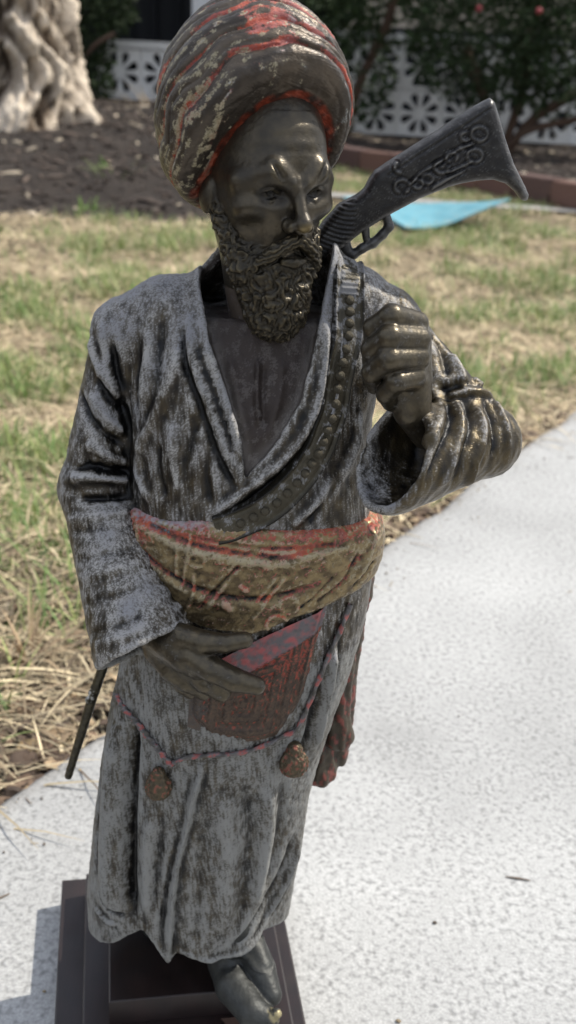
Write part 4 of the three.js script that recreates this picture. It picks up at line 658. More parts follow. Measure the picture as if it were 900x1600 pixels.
// bed of mulch, raised towards the tree
const bedFront = (x) => (x < 0.28 ? mix(-3.72, -6.0, sstep(-0.45, 0.28, x)) + 0.06 * n2(x * 2.1, 3) * sstep(0.2, -0.2, x) : -6.0 + (x - 0.28) * 1.37);
const bedY = (x, z) => { const d = bedFront(x) - z; return -0.02 + 0.16 * sstep(0.05, 1.5, d) * sstep(0.6, -0.5, x) + 0.05 * sstep(0, 0.5, d) + 0.015 * n2(x * 3, z * 3) * sstep(0, 0.3, d); };
const lawnY = (x, z) => -0.022 + 0.010 * n2(x * 2.2, z * 2.2) + 0.005 * n2(x * 7, z * 7);
{
  // path of pale pitted concrete
  const N = 1024, speck = (u, v) => { const a = tile(u, v, 70, 1), b = tile(u, v, 128, 5), c = tile(u, v, 13, 9), e = tile(u, v, 250, 15); const pit = 0.9 * sstep(-0.25, 0.95, a * 0.5 + b * 0.45 + c * 0.3 + 0.2 * e); return [pit, e, c]; };
  const cmap = dataTex(N, (u, v) => { const [p, e, c] = speck(u, v), k = 0.715 - 0.22 * p + 0.08 * e + 0.04 * c; return [k, k * 1.002, k * 0.995]; }, true), bmap = dataTex(512, (u, v) => { const [p, e] = speck(u, v), k = 0.8 - 0.6 * p + 0.12 * e; return [k, k, k]; });
  const mat = new THREE.MeshStandardMaterial({ map: cmap, bumpMap: bmap, bumpScale: 0.0007, roughness: 0.95, vertexColors: true }); mat.name = 'pitted_concrete';
  const nx = 60, nz = 120, P = [], C = [], U = [], I = [];
  const rows = []; for (let j = 0; j <= nz; j++) rows.push(0.45 - 4.48 * j / nz);
  for (const z of rows) { const x0 = -sideOfEdge(0, z); for (let i = -3; i <= nx; i++) { const s = Math.max(0, i) / nx, w = 0.006 * n2(z * 6, 7) + 0.003 * n2(z * 30, 2), x = x0 + w + (i < 0 ? [-0.0, -0.002, 0.002][i + 3] : 0.008 + 3.2 * s * s), y = i === -3 ? -0.1 : i === -2 ? -0.012 : i === -1 ? -0.003 : 0; P.push(x, y, z); const e = sstep(0.03, 0, x - x0 - w), n = 0.86 + 0.11 * n2(x * 1.7, z * 1.7) + 0.07 * n2(x * 6, z * 6) - 0.10 * sstep(0.35, 0.8, n2(x * 2.6 + 9, z * 2.6)), st = sstep(0.55, 0.8, n2(x * 4 + 20, z * 4)); const k = n * (1 - 0.30 * e) * (1 - 0.06 * st); C.push(k, k * (0.995 - 0.03 * e), k * (0.985 - 0.06 * e)); U.push(x / 0.36, (z + (i < 0 ? y : 0)) / 0.36); } }
  const W = nx + 4; for (let j = 0; j < nz; j++) for (let i = 0; i < W - 1; i++) { const a = j * W + i; I.push(a, a + 1, a + W, a + 1, a + W + 1, a + W); }
  const g = new THREE.BufferGeometry(); g.setAttribute('position', new THREE.Float32BufferAttribute(P, 3)); g.setAttribute('color', new THREE.Float32BufferAttribute(C, 3)); g.setAttribute('uv', new THREE.Float32BufferAttribute(U, 2)); g.setIndex(I); g.computeVertexNormals();
  struct('concrete_path', g, mat);
}
function sheet(x0, x1, z0, z1, nx, nz, yf, cf, uvm = 0.5) {
  const P = [], C = [], U = [], I = [];
  for (let j = 0; j <= nz; j++) for (let i = 0; i <= nx; i++) { const x = mix(x0, x1, i / nx), z = mix(z0, z1, j / nz); P.push(x, yf(x, z), z); C.push(...cf(x, z)); U.push(x / uvm, z / uvm); }
  for (let j = 0; j < nz; j++) for (let i = 0; i < nx; i++) { const a = j * (nx + 1) + i; I.push(a, a + nx + 1, a + 1, a + 1, a + nx + 1, a + nx + 2); }
  const g = new THREE.BufferGeometry(); g.setAttribute('position', new THREE.Float32BufferAttribute(P, 3)); g.setAttribute('color', new THREE.Float32BufferAttribute(C, 3)); g.setAttribute('uv', new THREE.Float32BufferAttribute(U, 2)); g.setIndex(I); g.computeVertexNormals(); return g;
}
const earthTex = dataTex(512, (u, v) => { const a = tile(u, v, 30, 2), b = tile(u, v, 80, 6), c = tile(u, v, 190, 8), k = 0.62 + 0.2 * a + 0.2 * b + 0.15 * c; return [k, k, k]; });
const M_EARTH = new THREE.MeshStandardMaterial({ map: earthTex, bumpMap: earthTex, bumpScale: 0.012, roughness: 1, vertexColors: true }); M_EARTH.name = 'loose_earth';
struct('ground', sheet(-60, 60, 3, -90, 24, 24, () => -0.16, (x, z) => [0.10, 0.085, 0.06]), M_EARTH);
struct('lawn', sheet(-4, 3.6, 0.6, -6.5, 190, 180, lawnY, (x, z) => { const n = 0.5 + 0.5 * n2(x * 1.3, z * 1.3); return mix3(mix3([0.13, 0.09, 0.058], [0.19, 0.155, 0.09], n), [0.075, 0.050, 0.034], sstep(-1.3, -0.85, z)); }), M_EARTH);
struct('mulch_bed', sheet(-4, 4, -3.4, -9.4, 160, 120, (x, z) => (z > bedFront(x) ? lawnY(x, z) - 0.03 : Math.max(bedY(x, z), lawnY(x, z) + 0.004)), (x, z) => { const n = 0.5 + 0.5 * n2(x * 4, z * 4); return mix3([0.036, 0.026, 0.020], [0.062, 0.046, 0.035], n); }), M_EARTH);

// ---- grass: blades and dry straw
function blades(name, label, category, count, seed, make, material, geo) {
  const r = rng(seed), list = []; for (let i = 0; i < count * 3 && list.length < count; i++) { const b = make(r); if (b) list.push(b); }
  const m = shade(new THREE.InstancedMesh(geo, material, list.length)), o = new THREE.Object3D(), c = new THREE.Color(); o.rotation.order = 'YXZ';
  list.forEach((b, i) => { o.position.set(...b.p); o.rotation.set(b.tilt, b.turn, b.spin ?? 0); o.scale.set(b.w, b.h, b.h); o.updateMatrix(); m.setMatrixAt(i, o.matrix); c.setRGB(...b.c); m.setColorAt(i, c); });
  m.name = name; tag(m, label, category, null, 'stuff'); scene.add(m); return m;
}
function bladeGeo(bend, segs = 4) {                  // unit blade: 1 wide, 1 tall
  const P = [], I = []; for (let i = 0; i <= segs; i++) { const t = i / segs, w = 0.5 * (1 - t * t * 0.9); P.push(-w, t - 0.25 * bend * t * t, bend * t * t, w, t - 0.25 * bend * t * t, bend * t * t); } for (let i = 0; i < segs; i++) { const a = i * 2; I.push(a, a + 1, a + 2, a + 1, a + 3, a + 2); }
  const g = new THREE.BufferGeometry(); g.setAttribute('position', new THREE.Float32BufferAttribute(P, 3)); g.setIndex(I); g.computeVertexNormals(); return g;
}
const M_BLADE = new THREE.MeshPhysicalMaterial({ color: 0xffffff, roughness: 0.7, side: THREE.DoubleSide, transmission: 0.25, thickness: 0 }); M_BLADE.name = 'grass_blade';
const M_STRAW = new THREE.MeshStandardMaterial({ color: 0xffffff, roughness: 0.8, side: THREE.DoubleSide }); M_STRAW.name = 'dry_straw';
const greenness = (x, z) => 0.5 + 0.45 * n2(x * 1.6 + 4, z * 1.6) + 0.35 * n2(x * 4.5, z * 4.5 + 9);
const onMat = (x, z) => { const u = (x - 0.18) * 0.95 + (z + 4.55) * 0.1, v = z + 4.58 - (x - 0.18) * 0.42; return (x > 0.22 && x < 0.76 && z > -4.53 + 0.1 * (x - 0.2) && z < -3.84 - 0.62 * Math.max(0, x - 0.38) && x < 0.60 + (z + 4.5) * 0.45 && x > 0.16 + (z + 4.56) * 0.27) || (z < -4.58 + 0.12 * (x - 0.4) && z > -4.74 + 0.12 * (x - 0.4) && x > 0.05 && x < 1.75 && n2(x * 9, z * 9) < 0.5); };
const inLawn = (r) => {                              // denser close to the camera
  const z = -0.55 - 5.6 * Math.pow(r(), 1.7), x = mix(-0.75 + z * 0.48, 0.35 - z * 0.45, r());
  if (sideOfEdge(x, z) > -0.012 + 0.05 * r() * r() * r() || z < bedFront(x) - 0.02 || onMat(x, z)) return null; return [x, z];
};
blades('green_grass', 'patchy green spring grass growing through the dead lawn', 'grass', 92000, 21, (r) => {
  const q = inLawn(r); if (!q) return null; const [x, z] = q, g = greenness(x, z), d = -sideOfEdge(x, z); const near = sstep(-1.5, -0.95, z);
  if (r() > sstep(0.30, 0.85, g) * (1 - 0.85 * near) * sstep(0.02, 0.16, d)) return null;
  const k = 0.7 + 0.6 * r(); return { p: [x, lawnY(x, z) - 0.004, z], tilt: (r() - 0.3) * 0.9, turn: r() * 6.28, w: 0.0022 + 0.0022 * r(), h: 0.03 + 0.045 * r(), c: mix3([0.10 * k, 0.21 * k, 0.04 * k], [0.33 * k, 0.37 * k, 0.13 * k], r()) };
}, M_BLADE, bladeGeo(0.5));
blades('dry_straw', 'matted dead straw and dry grass covering the lawn', 'dry grass', 128000, 22, (r) => {
  const q = inLawn(r); if (!q) return null; const [x, z] = q, g = greenness(x, z); const d = -sideOfEdge(x, z), nr = sstep(-1.25, -0.85, z), dk = 1 - 0.60 * nr * (0.6 + 0.6 * n2(x * 9, z * 9)); if (r() < 0.45 * sstep(0.6, 1.1, g) || r() < (0.15 + 0.5 * nr) * sstep(0.1, 0.5, 0.3 + n2(x * 7 + 3, z * 7))) return null;
  if (d > -9 && d < 0.16 && r() < 0.8 * sstep(-1.7, -1.0, z) * sstep(0.16, 0.05, d + 0.05 * n2(x * 12, z * 12))) return null; const k = (0.5 + 0.85 * r()) * dk, s = r(); return { p: [x, lawnY(x, z) + 0.002 + 0.014 * r(), z], tilt: 1.1 + 0.55 * r(), turn: r() * 6.28, w: 0.0016 + 0.0026 * r() * r(), h: 0.035 + 0.075 * r(), c: s < 0.6 ? [0.68 * k, 0.56 * k, 0.36 * k] : s < 0.85 ? [0.42 * k, 0.32 * k, 0.20 * k] : [0.20 * k, 0.14 * k, 0.09 * k] };
}, M_STRAW, bladeGeo(0.22, 3));
// ---- leaf litter and soil crumbs along the path's edge, a little grit on the path
{
  const g = new THREE.PlaneGeometry(1, 1, 3, 3); { const p = g.attributes.position; for (let i = 0; i < p.count; i++) { const x = p.getX(i), y = p.getY(i); p.setXYZ(i, x * (1 - 0.9 * y * y), y, 0.35 * x * x + 0.18 * Math.sin(y * 5)); } g.computeVertexNormals(); }
  blades('leaf_litter', 'brown crumbled leaf litter on bare soil along the edge of the path', 'leaf litter', 2600, 25, (r) => { const z = -0.5 - 2.6 * Math.pow(r(), 1.6), d = 0.30 * r() * r() * (z > -1.2 ? 1.5 : 0.5), i = edge.findIndex((e) => e[1] > z), x = -sideOfEdge(0, z) - d + 0.006; if (i < 0) return null; const k = 0.45 + 0.8 * r(), s = 0.006 + 0.018 * r() * r(); return { p: [x, lawnY(x, z) + 0.004 + 0.012 * r(), z], tilt: 1.57 + (r() - 0.5) * 1.3, turn: r() * 6.28, spin: r() * 6.28, w: s * (0.6 + r()), h: s, c: r() < 0.25 ? [0.36 * k, 0.26 * k, 0.155 * k] : mix3([0.055 * k, 0.037 * k, 0.026 * k], [0.20 * k, 0.13 * k, 0.082 * k], r()) }; }, M_STRAW, g);
  const c = new THREE.IcosahedronGeometry(0.5, 0); c.scale(1, 0.6, 0.8);
  blades('path_grit', 'small crumbs of soil and straw scattered on the concrete path', 'grit', 520, 26, (r) => { const z = -0.45 - 2.4 * r(), e = -sideOfEdge(0, z), x = e + 0.01 + (r() < 0.6 ? 0.12 * r() * r() : 1.3 * r()), k = 0.5 + 0.8 * r(), s = 0.0012 + 0.0028 * r() * r(), long = r() < 0.2; return { p: [x, 0.001, z], tilt: 0, turn: r() * 6.28, w: long ? s * 6 : s * 1.2, h: long ? s * 0.7 : s, c: r() < 0.3 ? [0.36 * k, 0.28 * k, 0.17 * k] : [0.13 * k, 0.10 * k, 0.075 * k] }; }, M_STRAW, c);
}
// ---- mulch chips
{
  const g = new THREE.IcosahedronGeometry(0.5, 0); g.scale(1, 0.35, 0.5);
  blades('mulch_chips', 'dark bark mulch with scattered pale chips', 'mulch', 9000, 23, (r) => { const z = -3.5 - 4.4 * r(), x = mix(-2.6, 2.6, r()); if (z > bedFront(x) + 0.02) return null; const pale = r() < 0.035, k = 0.6 + 0.8 * r(), s = 0.016 + 0.045 * r() * r() + (pale ? 0.012 : 0); return { p: [x, bedY(x, z) + 0.004, z], tilt: r() * 0.9 - 0.45, turn: r() * 6.28, spin: r() * 0.8 - 0.4, w: s * (1 + r()), h: s, c: pale ? [0.50 * k, 0.42 * k, 0.31 * k] : mix3([0.040 * k, 0.028 * k, 0.021 * k], [0.17 * k, 0.125 * k, 0.095 * k], r() * r() * r()) }; }, M_STRAW, g);
}
// ---- pale kerb strip, blue mat
{
  const g = sheet(0.05, 1.75, -4.60, -4.74, 24, 2, (x, z) => 0.002 + 0.004 * n2(x * 5, z * 5), (x, z) => { const k = 0.9 + 0.1 * n2(x * 9, z * 9); return [0.62 * k, 0.60 * k, 0.56 * k]; });
  const P = g.attributes.position; for (let i = 0; i < P.count; i++) P.setZ(i, P.getZ(i) + 0.12 * (P.getX(i) - 0.4));
  struct('kerb_strip', g, M_EARTH);
}
{
  const t = thing('blue_mat', 'light blue foam mat lying on the lawn with one corner curled up', 'mat', [0.47, 0, -4.2]);
  const A = [0.16, -4.56], B = [0.58, -4.50], C = [0.775, -4.10], D = [0.36, -3.80], NU = 90, NV = 70, P = [], I = [], K = [];
  const top = (u, v) => { const x = mix(mix(A[0], B[0], u), mix(D[0], C[0], u), v), z = mix(mix(A[1], B[1], u), mix(D[1], C[1], u), v), lift = 0.085 * Math.pow(clamp((u * 0.8 + v * 0.55 - 0.75) / 0.6), 1.6) + 0.006 * Math.sin(u * 7 + v * 3); return [x - 0.47, 0.012 + lift, z + 4.2]; };
  for (const d of [0, -0.009]) for (let j = 0; j <= NV; j++) for (let i = 0; i <= NU; i++) { const p = top(i / NU, j / NV); P.push(p[0], p[1] + d, p[2]); const u = i / NU, v = j / NV, q = 0.5 + 0.5 * n2(u * 5, v * 4), w = sstep(0.3, 0.75, n2(u * 11 + 5, v * 9) * 0.6 + n2(u * 30, v * 26) * 0.35 + 0.35 * sstep(0.7, 1, v)); K.push(...mix3(mix3([0.085, 0.27, 0.34], [0.15, 0.36, 0.43], q), [0.30, 0.34, 0.29], w * 0.55)); }
  const W = NU + 1, H = W * (NV + 1), q = (a, b, c, d) => I.push(a, b, c, a, c, d);
  for (let j = 0; j < NV; j++) for (let i = 0; i < NU; i++) { const a = j * W + i; q(a, a + W, a + W + 1, a + 1); q(H + a, H + a + 1, H + a + W + 1, H + a + W); }
  for (let i = 0; i < NU; i++) { q(i, i + 1, H + i + 1, H + i); const a = NV * W + i; q(a + 1, a, H + a, H + a + 1); } for (let j = 0; j < NV; j++) { const a = j * W; q(a + W, a, H + a, H + a + W); const b = a + NU; q(b, b + W, H + b + W, H + b); }
  const g = new THREE.BufferGeometry(); g.setAttribute('position', new THREE.Float32BufferAttribute(P, 3)); g.setAttribute('color', new THREE.Float32BufferAttribute(K, 3)); g.setIndex(I); g.computeVertexNormals();
  part('mat_sheet', g, new THREE.MeshStandardMaterial({ vertexColors: true, roughness: 0.85 }), t);
}
// ---- brick edging in front of the bed
{
  const t = thing('brick_edging', 'row of dark red bricks edging the planting bed behind the mat', 'edging', [0.7, 0, -5.4]);
  const mats = [[0.13, 0.072, 0.058], [0.105, 0.062, 0.052], [0.15, 0.082, 0.062]].map((c) => new THREE.MeshStandardMaterial({ color: new THREE.Color().setRGB(...c), roughness: 0.95, bumpMap: earthTex, bumpScale: 0.004 }));
  const s = new THREE.Shape(); s.moveTo(-0.098, -0.045); s.lineTo(0.098, -0.045); s.lineTo(0.098, 0.045); s.lineTo(-0.098, 0.045); s.closePath();
  const g = new THREE.ExtrudeGeometry(s, { depth: 0.09, bevelEnabled: true, bevelThickness: 0.006, bevelSize: 0.006, bevelSegments: 1 }); const r = rng(77);
  for (let i = 0; i < 11; i++) { const x = 0.16 + i * 0.131, z = -6.0 + (x - 0.28) * 1.37 + 0.01, m = part('brick', g, mats[i % 3], t); m.position.set(x - 0.7, -0.005 + 0.055 + 0.008 * r(), z + 5.4); m.rotation.set((r() - 0.5) * 0.08, -0.94 + (r() - 0.5) * 0.10, (r() - 0.5) * 0.08); }
}
// ---- openwork block walls
const blockGeo = (() => {
  const s = new THREE.Shape(), a = 0.148; s.moveTo(-a, -a); s.lineTo(a, -a); s.lineTo(a, a); s.lineTo(-a, a); s.closePath();
  for (let k = 0; k < 8; k++) {                     // eight leaf-shaped openings leave an eight-rayed star
    const c = (k + 0.5) * Math.PI / 4, h = new THREE.Path(), R = 0.132 / Math.max(Math.abs(Math.cos(c)), Math.abs(Math.sin(c))) * 0.99, dir = [Math.cos(c), Math.sin(c)], per = [-dir[1], dir[0]], pt = (r, w) => [dir[0] * r + per[0] * w, dir[1] * r + per[1] * w];
    const L = [pt(0.026, 0), pt(0.060, 0.015), pt(0.098, 0.030), pt(R * 0.95, 0.026), pt(R, 0), pt(R * 0.95, -0.026), pt(0.098, -0.030), pt(0.060, -0.015)]; L.forEach((p, i) => (i ? h.lineTo(...p) : h.moveTo(...p))); h.closePath(); s.holes.push(h);
  }
  const g = new THREE.ExtrudeGeometry(s, { depth: 0.08, bevelEnabled: true, bevelThickness: 0.004, bevelSize: 0.003, bevelSegments: 1 }); return g;
})();
const M_WHITE = ['#f3f2ee', '#ebeae5', '#efefec'].map((c) => new THREE.MeshStandardMaterial({ color: c, roughness: 0.9, bumpMap: earthTex, bumpScale: 0.003 }));
function blockWall(label, x0, n, rows, y0, z, turn) {
  const t = thing('block_wall', label, 'wall', [x0, y0, z], turn), r = rng(5 + n);
  for (let j = 0; j < rows; j++) for (let i = 0; i < n; i++) { const b = part('block', blockGeo, M_WHITE[Math.floor(r() * 3)], t); b.position.set(0.152 + i * 0.305, 0.155 + j * 0.305, (r() - 0.5) * 0.004); }
  part('coping', new THREE.BoxGeometry(n * 0.305, 0.05, 0.12).translate(n * 0.1525, rows * 0.305 + 0.032, 0.04), M_WHITE[0], t);
}
blockWall('white openwork block wall at left, partly hidden behind the tree and mulch', -1.50, 4, 2, -0.09, -8.02, 0);
blockWall('white openwork block wall at right with star-shaped openings behind the evergreen', 0.02, 9, 2, 0.045, -8.0, -0.02);
// ---- house behind the walls
{
  const t = thing('house', 'beige house front with a dark opening beside a white post', 'house', [0, 0, -9.2]);
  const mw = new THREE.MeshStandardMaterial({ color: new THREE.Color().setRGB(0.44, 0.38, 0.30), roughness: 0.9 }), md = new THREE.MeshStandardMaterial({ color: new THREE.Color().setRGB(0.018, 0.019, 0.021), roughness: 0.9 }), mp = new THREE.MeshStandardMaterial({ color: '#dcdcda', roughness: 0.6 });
  const bx = (w, h, d, x, y, z) => new THREE.BoxGeometry(w, h, d).translate(x, y, z);
  part('shade_backing', bx(4.6, 0.74, 0.15, 2.55, 0.36, 0), md, t);  // near-black slab added as the shade behind the wall openings
  part('wall', mergeGeometries([bx(4.6, 2.5, 0.15, 2.55, 1.98, 0), bx(3.2, 3.2, 0.15, -4.5, 1.6, 0), bx(3.15, 0.9, 0.15, -1.325, 2.75, 0), bx(3.15, 0.16, 0.15, -1.325, 0.08, 0)]), mw, t);
  part('porch_recess', mergeGeometries([bx(3.3, 2.6, 0.1, -1.3, 1.1, -1.6), bx(0.1, 2.6, 1.5, -2.95, 1.1, -0.84), bx(0.1, 2.6, 1.5, 0.3, 1.1, -0.84), bx(3.3, 0.1, 1.5, -1.3, 2.42, -0.84), bx(3.3, 0.06, 1.5, -1.3, 0.1, -0.84)]), md, t);
  const sl = bx(0.03, 2.0, 0.03, 0, 1.25, -1.5); for (let i = 0; i < 14; i++) part('screen_slat', sl, md, t).position.x = -2.8 + i * 0.22;
  part('post', bx(0.15, 2.3, 0.15, -0.88, 1.28, 0.10), mp, t);
  part('sill', bx(4.0, 0.06, 0.10, 2.5, 0.74, 0.13), md, t);
  part('roof', new THREE.BoxGeometry(9.4, 0.12, 3.6).rotateX(0.25).translate(-0.6, 3.5, -1.2), new THREE.MeshStandardMaterial({ color: 0x4a4642, roughness: 0.95 }), t);
}
// ---- old tree with a flared, furrowed trunk
{
  const t = thing('old_tree', 'old tree with a thick pale furrowed trunk rising from the mulch', 'tree', [-1.40, 0.1, -5.3]);
  const NU = 260, NV = 170, H = 2.6, P = [], C = [], I = [], U = [];
  for (let j = 0; j <= NV; j++) for (let i = 0; i <= NU; i++) {
    const v = j / NV, y = H * Math.pow(v, 1.35) - 0.12, th = i / NU * Math.PI * 2, ct = Math.cos(th), st = Math.sin(th), fl = Math.exp(-Math.max(0, y) / 0.20);
    let r = 0.255 - 0.02 * y + 0.17 * fl;
    const wy = y + 0.22 * n3(ct * 1.6, st * 1.6, y * 1.4 + 3), tw = th + 0.55 * y + 0.35 * n2(y * 2.2, 5), b = Math.cos(tw * 5 + 0.8 + 0.9 * n2(y * 2.4, 1)) * 0.5 + Math.cos(tw * 3 + 2) * 0.5; r += (0.022 + 0.10 * fl) * b;
    const fu = n3(Math.cos(tw) * 2.6, Math.sin(tw) * 2.6, wy * 2.1), rid = 1 - Math.abs(fu) * 2.4, kn = fbm(Math.cos(tw) * 1.9, Math.sin(tw) * 1.9, wy * 3.6, 4); r += 0.026 * rid + 0.062 * kn + 0.020 * (0.5 - Math.abs(n3(Math.cos(tw) * 6, Math.sin(tw) * 6, wy * 2.2))) + 0.010 * n3(ct * 13, st * 13, y * 6) + 0.005 * n3(ct * 40, st * 40, y * 18) - 0.05 * sstep(0.42, 0.62, n3(ct * 2.3 + 7, st * 2.3, y * 3.2));
    P.push(r * ct, y, r * st); const d = clamp(0.42 + rid * 0.5 + kn * 1.3 + 0.3 * n3(ct * 14, st * 14, y * 6)), e = clamp(0.5 + fbm(ct * 5, st * 5, y * 5, 3));
    C.push(...mix3([0.10, 0.07, 0.047], mix3([0.76, 0.65, 0.51], [0.52, 0.44, 0.35], e), d)); U.push(th * 0.6, y);
  }
  for (let j = 0; j < NV; j++) for (let i = 0; i < NU; i++) { const a = j * (NU + 1) + i; I.push(a, a + NU + 1, a + 1, a + 1, a + NU + 1, a + NU + 2); }
  const g = new THREE.BufferGeometry(); g.setAttribute('position', new THREE.Float32BufferAttribute(P, 3)); g.setAttribute('color', new THREE.Float32BufferAttribute(C, 3)); g.setAttribute('uv', new THREE.Float32BufferAttribute(U, 2)); g.setIndex(I); g.computeVertexNormals();
  part('trunk', g, new THREE.MeshStandardMaterial({ vertexColors: true, roughness: 0.95, bumpMap: earthTex, bumpScale: 0.012 }), t);
  const limbs = [], r = rng(91); for (let i = 0; i < 7; i++) { const a = i * 0.9 + r(), c = new THREE.CatmullRomCurve3([new THREE.Vector3(0, 2.2, 0), new THREE.Vector3(Math.cos(a) * 0.4, 2.8, Math.sin(a) * 0.4), new THREE.Vector3(Math.cos(a) * 1.1, 3.6 + r(), Math.sin(a) * 1.1), new THREE.Vector3(Math.cos(a) * 1.5, 4.6 + r(), Math.sin(a) * 1.5)]); limbs.push(new THREE.TubeGeometry(c, 14, 0.07, 7)); }
  part('crown', mergeGeometries(limbs), new THREE.MeshStandardMaterial({ color: 0x6d5c4a, roughness: 0.95 }), t, 'bare limbs');
}
// ---- evergreens: stems and a crown of many small leaf sprays
const M_LEAF = new THREE.MeshPhysicalMaterial({ vertexColors: true, roughness: 0.75, specularIntensity: 0.5, side: THREE.DoubleSide, transmission: 0.15, thickness: 0 }); M_LEAF.name = 'evergreen_leaf';
const M_STEM = new THREE.MeshStandardMaterial({ color: new THREE.Color().setRGB(0.10, 0.062, 0.042), roughness: 0.95 });
function evergreen(name, label, pos, blobs, n, seed, stems, dark = 1) {
  const t = thing(name, label, name.includes('tree') ? 'tree' : 'shrub', pos), r = rng(seed), P = [], C = [], I = [];
  let vol = 0; const cum = blobs.map((b) => (vol += b[3] * b[4] * b[5]));
  for (let i = 0; i < n; i++) {
    const w = r() * vol, b = blobs[cum.findIndex((c) => c >= w)]; let x, y, z, d; do { x = r() * 2 - 1; y = r() * 2 - 1; z = r() * 2 - 1; d = x * x + y * y + z * z; } while (d > 1 || r() > 0.25 + 0.75 * d);
    const px = b[0] + x * b[3], py = b[1] + y * b[4], pz = b[2] + z * b[5]; if (n3(px * 4.5 + seed, py * 4.5, pz * 4.5) < -0.28) continue;
    const cl = 0.5 + 0.5 * n3(px * 7, py * 7, pz * 7 + seed), up = new THREE.Vector3(x * 0.7 + r() - 0.5, y * 0.5 + r() * 0.8 - 0.2, z * 0.7 + r() - 0.5).normalize(), sd = new THREE.Vector3(r() - 0.5, r() - 0.5, r() - 0.5).cross(up).normalize(), L = 0.030 + 0.035 * r(), W = 0.007 + 0.009 * r(), k = dark * (0.55 + 0.6 * r()) * (0.7 + 0.6 * cl), o = P.length / 3;
    for (const [a, q] of [[0, -0.3], [0, 0.3], [0.5, 1], [1, 0], [0.5, -1]]) P.push(px + up.x * L * a + sd.x * W * q, py + up.y * L * a + sd.y * W * q, pz + up.z * L * a + sd.z * W * q);
    for (let q = 0; q < 5; q++) C.push(0.040 * k, 0.066 * k, 0.024 * k); I.push(o, o + 1, o + 2, o, o + 2, o + 4, o + 4, o + 2, o + 3);
  }
  const g = new THREE.BufferGeometry(); g.setAttribute('position', new THREE.Float32BufferAttribute(P, 3)); g.setAttribute('color', new THREE.Float32BufferAttribute(C, 3)); g.setIndex(I); g.computeVertexNormals();
  part('crown', g, M_LEAF, t); part('trunk', mergeGeometries(stems.map((s) => new THREE.TubeGeometry(new THREE.CatmullRomCurve3(s.pts.map((p) => new THREE.Vector3(...p))), 16, s.r, 7))), M_STEM, t);
  return t;
}
const yew = evergreen('evergreen_shrub', 'large dark evergreen shrub with reddish stems at right before the block wall', [1.22, 0.03, -7.0], [[0.02, 0.78, 0, 0.70, 0.52, 0.55], [0.45, 0.62, 0.1, 0.5, 0.42, 0.45], [-0.22, 0.62, 0.1, 0.42, 0.36, 0.4], [0.1, 1.2, 0, 0.6, 0.4, 0.5]], 17000, 301,
  [{ r: 0.035, pts: [[0, -0.05, 0], [-0.1, 0.25, 0.02], [-0.3, 0.6, 0.05]] }, { r: 0.03, pts: [[0.02, -0.05, 0], [0.16, 0.2, 0.05], [0.5, 0.42, 0.1], [0.8, 0.55, 0.1]] }, { r: 0.03, pts: [[0.0, -0.05, 0], [0.08, 0.3, 0], [0.12, 0.9, 0]] }, { r: 0.022, pts: [[0, 0, 0.02], [0.12, 0.14, 0.12], [0.42, 0.24, 0.2]] }]);
{ const bm = new THREE.MeshStandardMaterial({ color: new THREE.Color().setRGB(0.30, 0.045, 0.05), roughness: 0.5 }), bg = new THREE.IcosahedronGeometry(0.019, 1); for (const [x, y, z] of [[-0.30, 0.80, 0.50], [0.02, 0.80, 0.58], [0.28, 0.80, 0.56]]) part('red_blossom', bg, bm, yew).position.set(x, y, z); }
evergreen('evergreen_tree', 'loose evergreen with a thin leaning stem right behind the turban', [0.26, 0.03, -7.3], [[0.0, 0.50, 0, 0.30, 0.42, 0.3], [0.05, 1.1, 0, 0.42, 0.45, 0.35], [-0.25, 0.75, 0.05, 0.3, 0.4, 0.3]], 7000, 302, [{ r: 0.03, pts: [[-0.02, -0.05, 0], [0.05, 0.35, 0.02], [0.20, 0.72, 0.08], [0.26, 1.2, 0.1]] }]);
evergreen('evergreen_shrub', 'dark thin evergreen shrub between the old tree and the left block wall', [-1.72, 0.05, -7.7], [[0.0, 0.62, 0, 0.42, 0.5, 0.3], [0.25, 0.85, 0, 0.32, 0.35, 0.3], [0.18, 0.25, 0.1, 0.2, 0.2, 0.2]], 7500, 303, [{ r: 0.02, pts: [[0.05, -0.1, 0], [0.12, 0.3, 0.1], [0.1, 0.9, 0.1]] }, { r: 0.016, pts: [[0.08, 0.2, 0.1], [0.28, 0.48, 0.2], [0.42, 0.56, 0.2]] }], 0.8);
// ---- tufts, weeds, fallen leaves
function tuft(name, label, category, pos, n, h, seed, cols, spread, w = 0.007) {
  const t = thing(name, label, category, pos), r = rng(seed), base = bladeGeo(0.55, 5), gs = [];
  for (let i = 0; i < n; i++) { const g = base.clone(), a = r() * 6.28, d = spread * Math.sqrt(r()), k = 0.7 + 0.6 * r(), c = cols[Math.floor(r() * cols.length)]; g.scale(w * (0.7 + 0.6 * r()), h * (0.5 + 0.6 * r()), h * (0.5 + 0.6 * r())); g.rotateX(0.1 + 0.55 * r()); g.rotateY(a + (r() - 0.5)); g.translate(Math.sin(a) * d, 0, Math.cos(a) * d); const C = new Float32Array(g.attributes.position.count * 3); for (let q = 0; q < C.length; q += 3) { C[q] = c[0] * k; C[q + 1] = c[1] * k; C[q + 2] = c[2] * k; } g.setAttribute('color', new THREE.BufferAttribute(C, 3)); gs.push(g); }
  part('leaves', mergeGeometries(gs), M_LEAF, t); return t;
}
tuft('grass_tuft', 'single green grass tuft growing in the mulch left of the turban', 'plant', [-0.77, 0.03, -4.35], 46, 0.13, 401, [[0.13, 0.25, 0.05], [0.20, 0.30, 0.08]], 0.05);
tuft('grass_tuft', 'small thin green tuft at the front rim of the mulch at left', 'plant', [-0.78, 0.0, -3.86], 16, 0.07, 402, [[0.15, 0.24, 0.06]], 0.05);
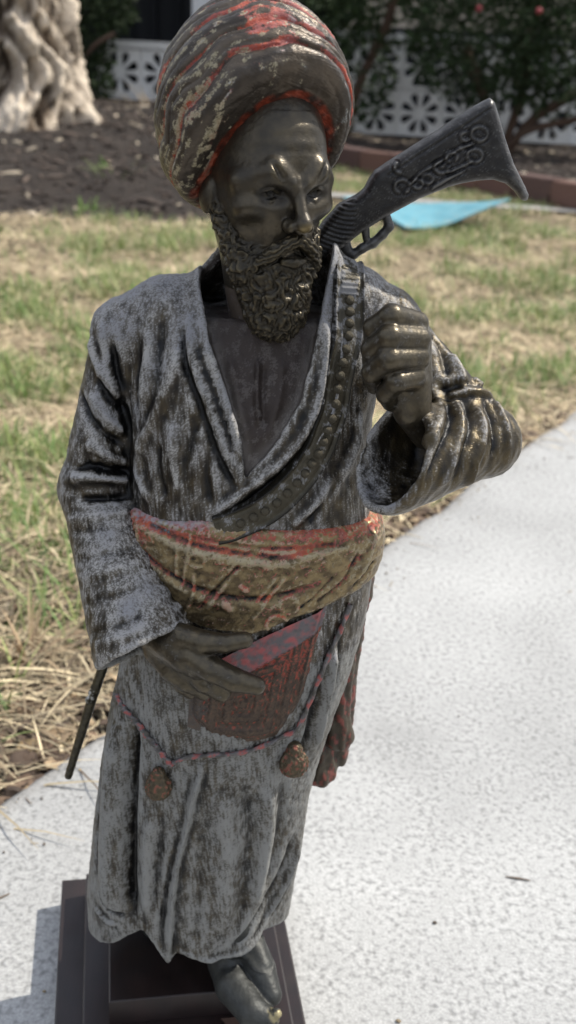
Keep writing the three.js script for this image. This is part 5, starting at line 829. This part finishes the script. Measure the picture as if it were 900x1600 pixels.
tuft('dry_tuft', 'radiating tuft of dry straw beside the scabbard end, at the lower left', 'dry plant', [-0.255, -0.02, -0.90], 40, 0.075, 411, [[0.42, 0.31, 0.19], [0.30, 0.21, 0.13]], 0.012, 0.0032);
tuft('dry_weed', 'tan dry weed standing against the left block wall', 'plant', [-0.98, 0.0, -7.3], 46, 0.42, 403, [[0.32, 0.24, 0.14], [0.22, 0.17, 0.10]], 0.14, 0.012);
{
  const mk = (seed) => { const r = rng(seed), P = [], I = [], n = 10; for (let i = 0; i <= n; i++) for (let j = 0; j <= 6; j++) { const t = i / n, w = Math.sin(Math.PI * Math.pow(t, 0.8)) * 0.42 * (1 + 0.12 * Math.sin(t * 20 + seed)), s = j / 3 - 1; P.push(s * w, 0.16 * s * s * (0.5 + t) + 0.10 * Math.sin(t * 3 + seed) + 0.03 * n2(t * 4, s * 3 + seed), t - 0.5); } for (let i = 0; i < n; i++) for (let j = 0; j < 6; j++) { const a = i * 7 + j; I.push(a, a + 7, a + 1, a + 1, a + 7, a + 8); } const g = new THREE.BufferGeometry(); g.setAttribute('position', new THREE.Float32BufferAttribute(P, 3)); g.setIndex(I); g.computeVertexNormals(); return g; };
  const L = [[-0.212, -0.735, 0.030, 0.6, 'curled tan dead leaf lying at the corner of path and lawn, bottom left', [0.42, 0.30, 0.16]], [-0.235, -0.80, 0.024, 2.2, 'small brown dead leaf on the soil just above the curled tan one', [0.24, 0.155, 0.095]], [-0.262, -0.745, 0.028, 4.0, 'dark brown dead leaf at the left picture edge beside the path', [0.16, 0.10, 0.07]], [-0.30, -0.98, 0.030, 1.2, 'pale dead leaf in the straw at the left edge below the elbow', [0.50, 0.40, 0.27]]];
  L.forEach(([x, z, s, a, label, c], i) => { const m = part(numbered('dead_leaf'), mk(i + 3), new THREE.MeshStandardMaterial({ color: new THREE.Color().setRGB(...c), roughness: 0.8, side: THREE.DoubleSide }), scene); tag(m, label, 'leaf', 'dead leaves on the ground'); m.position.set(x, lawnY(x, z) + 0.012, z); m.rotation.set(0.2, a, 0.15); m.scale.setScalar(s); });
}
renderer.render(scene, camera);
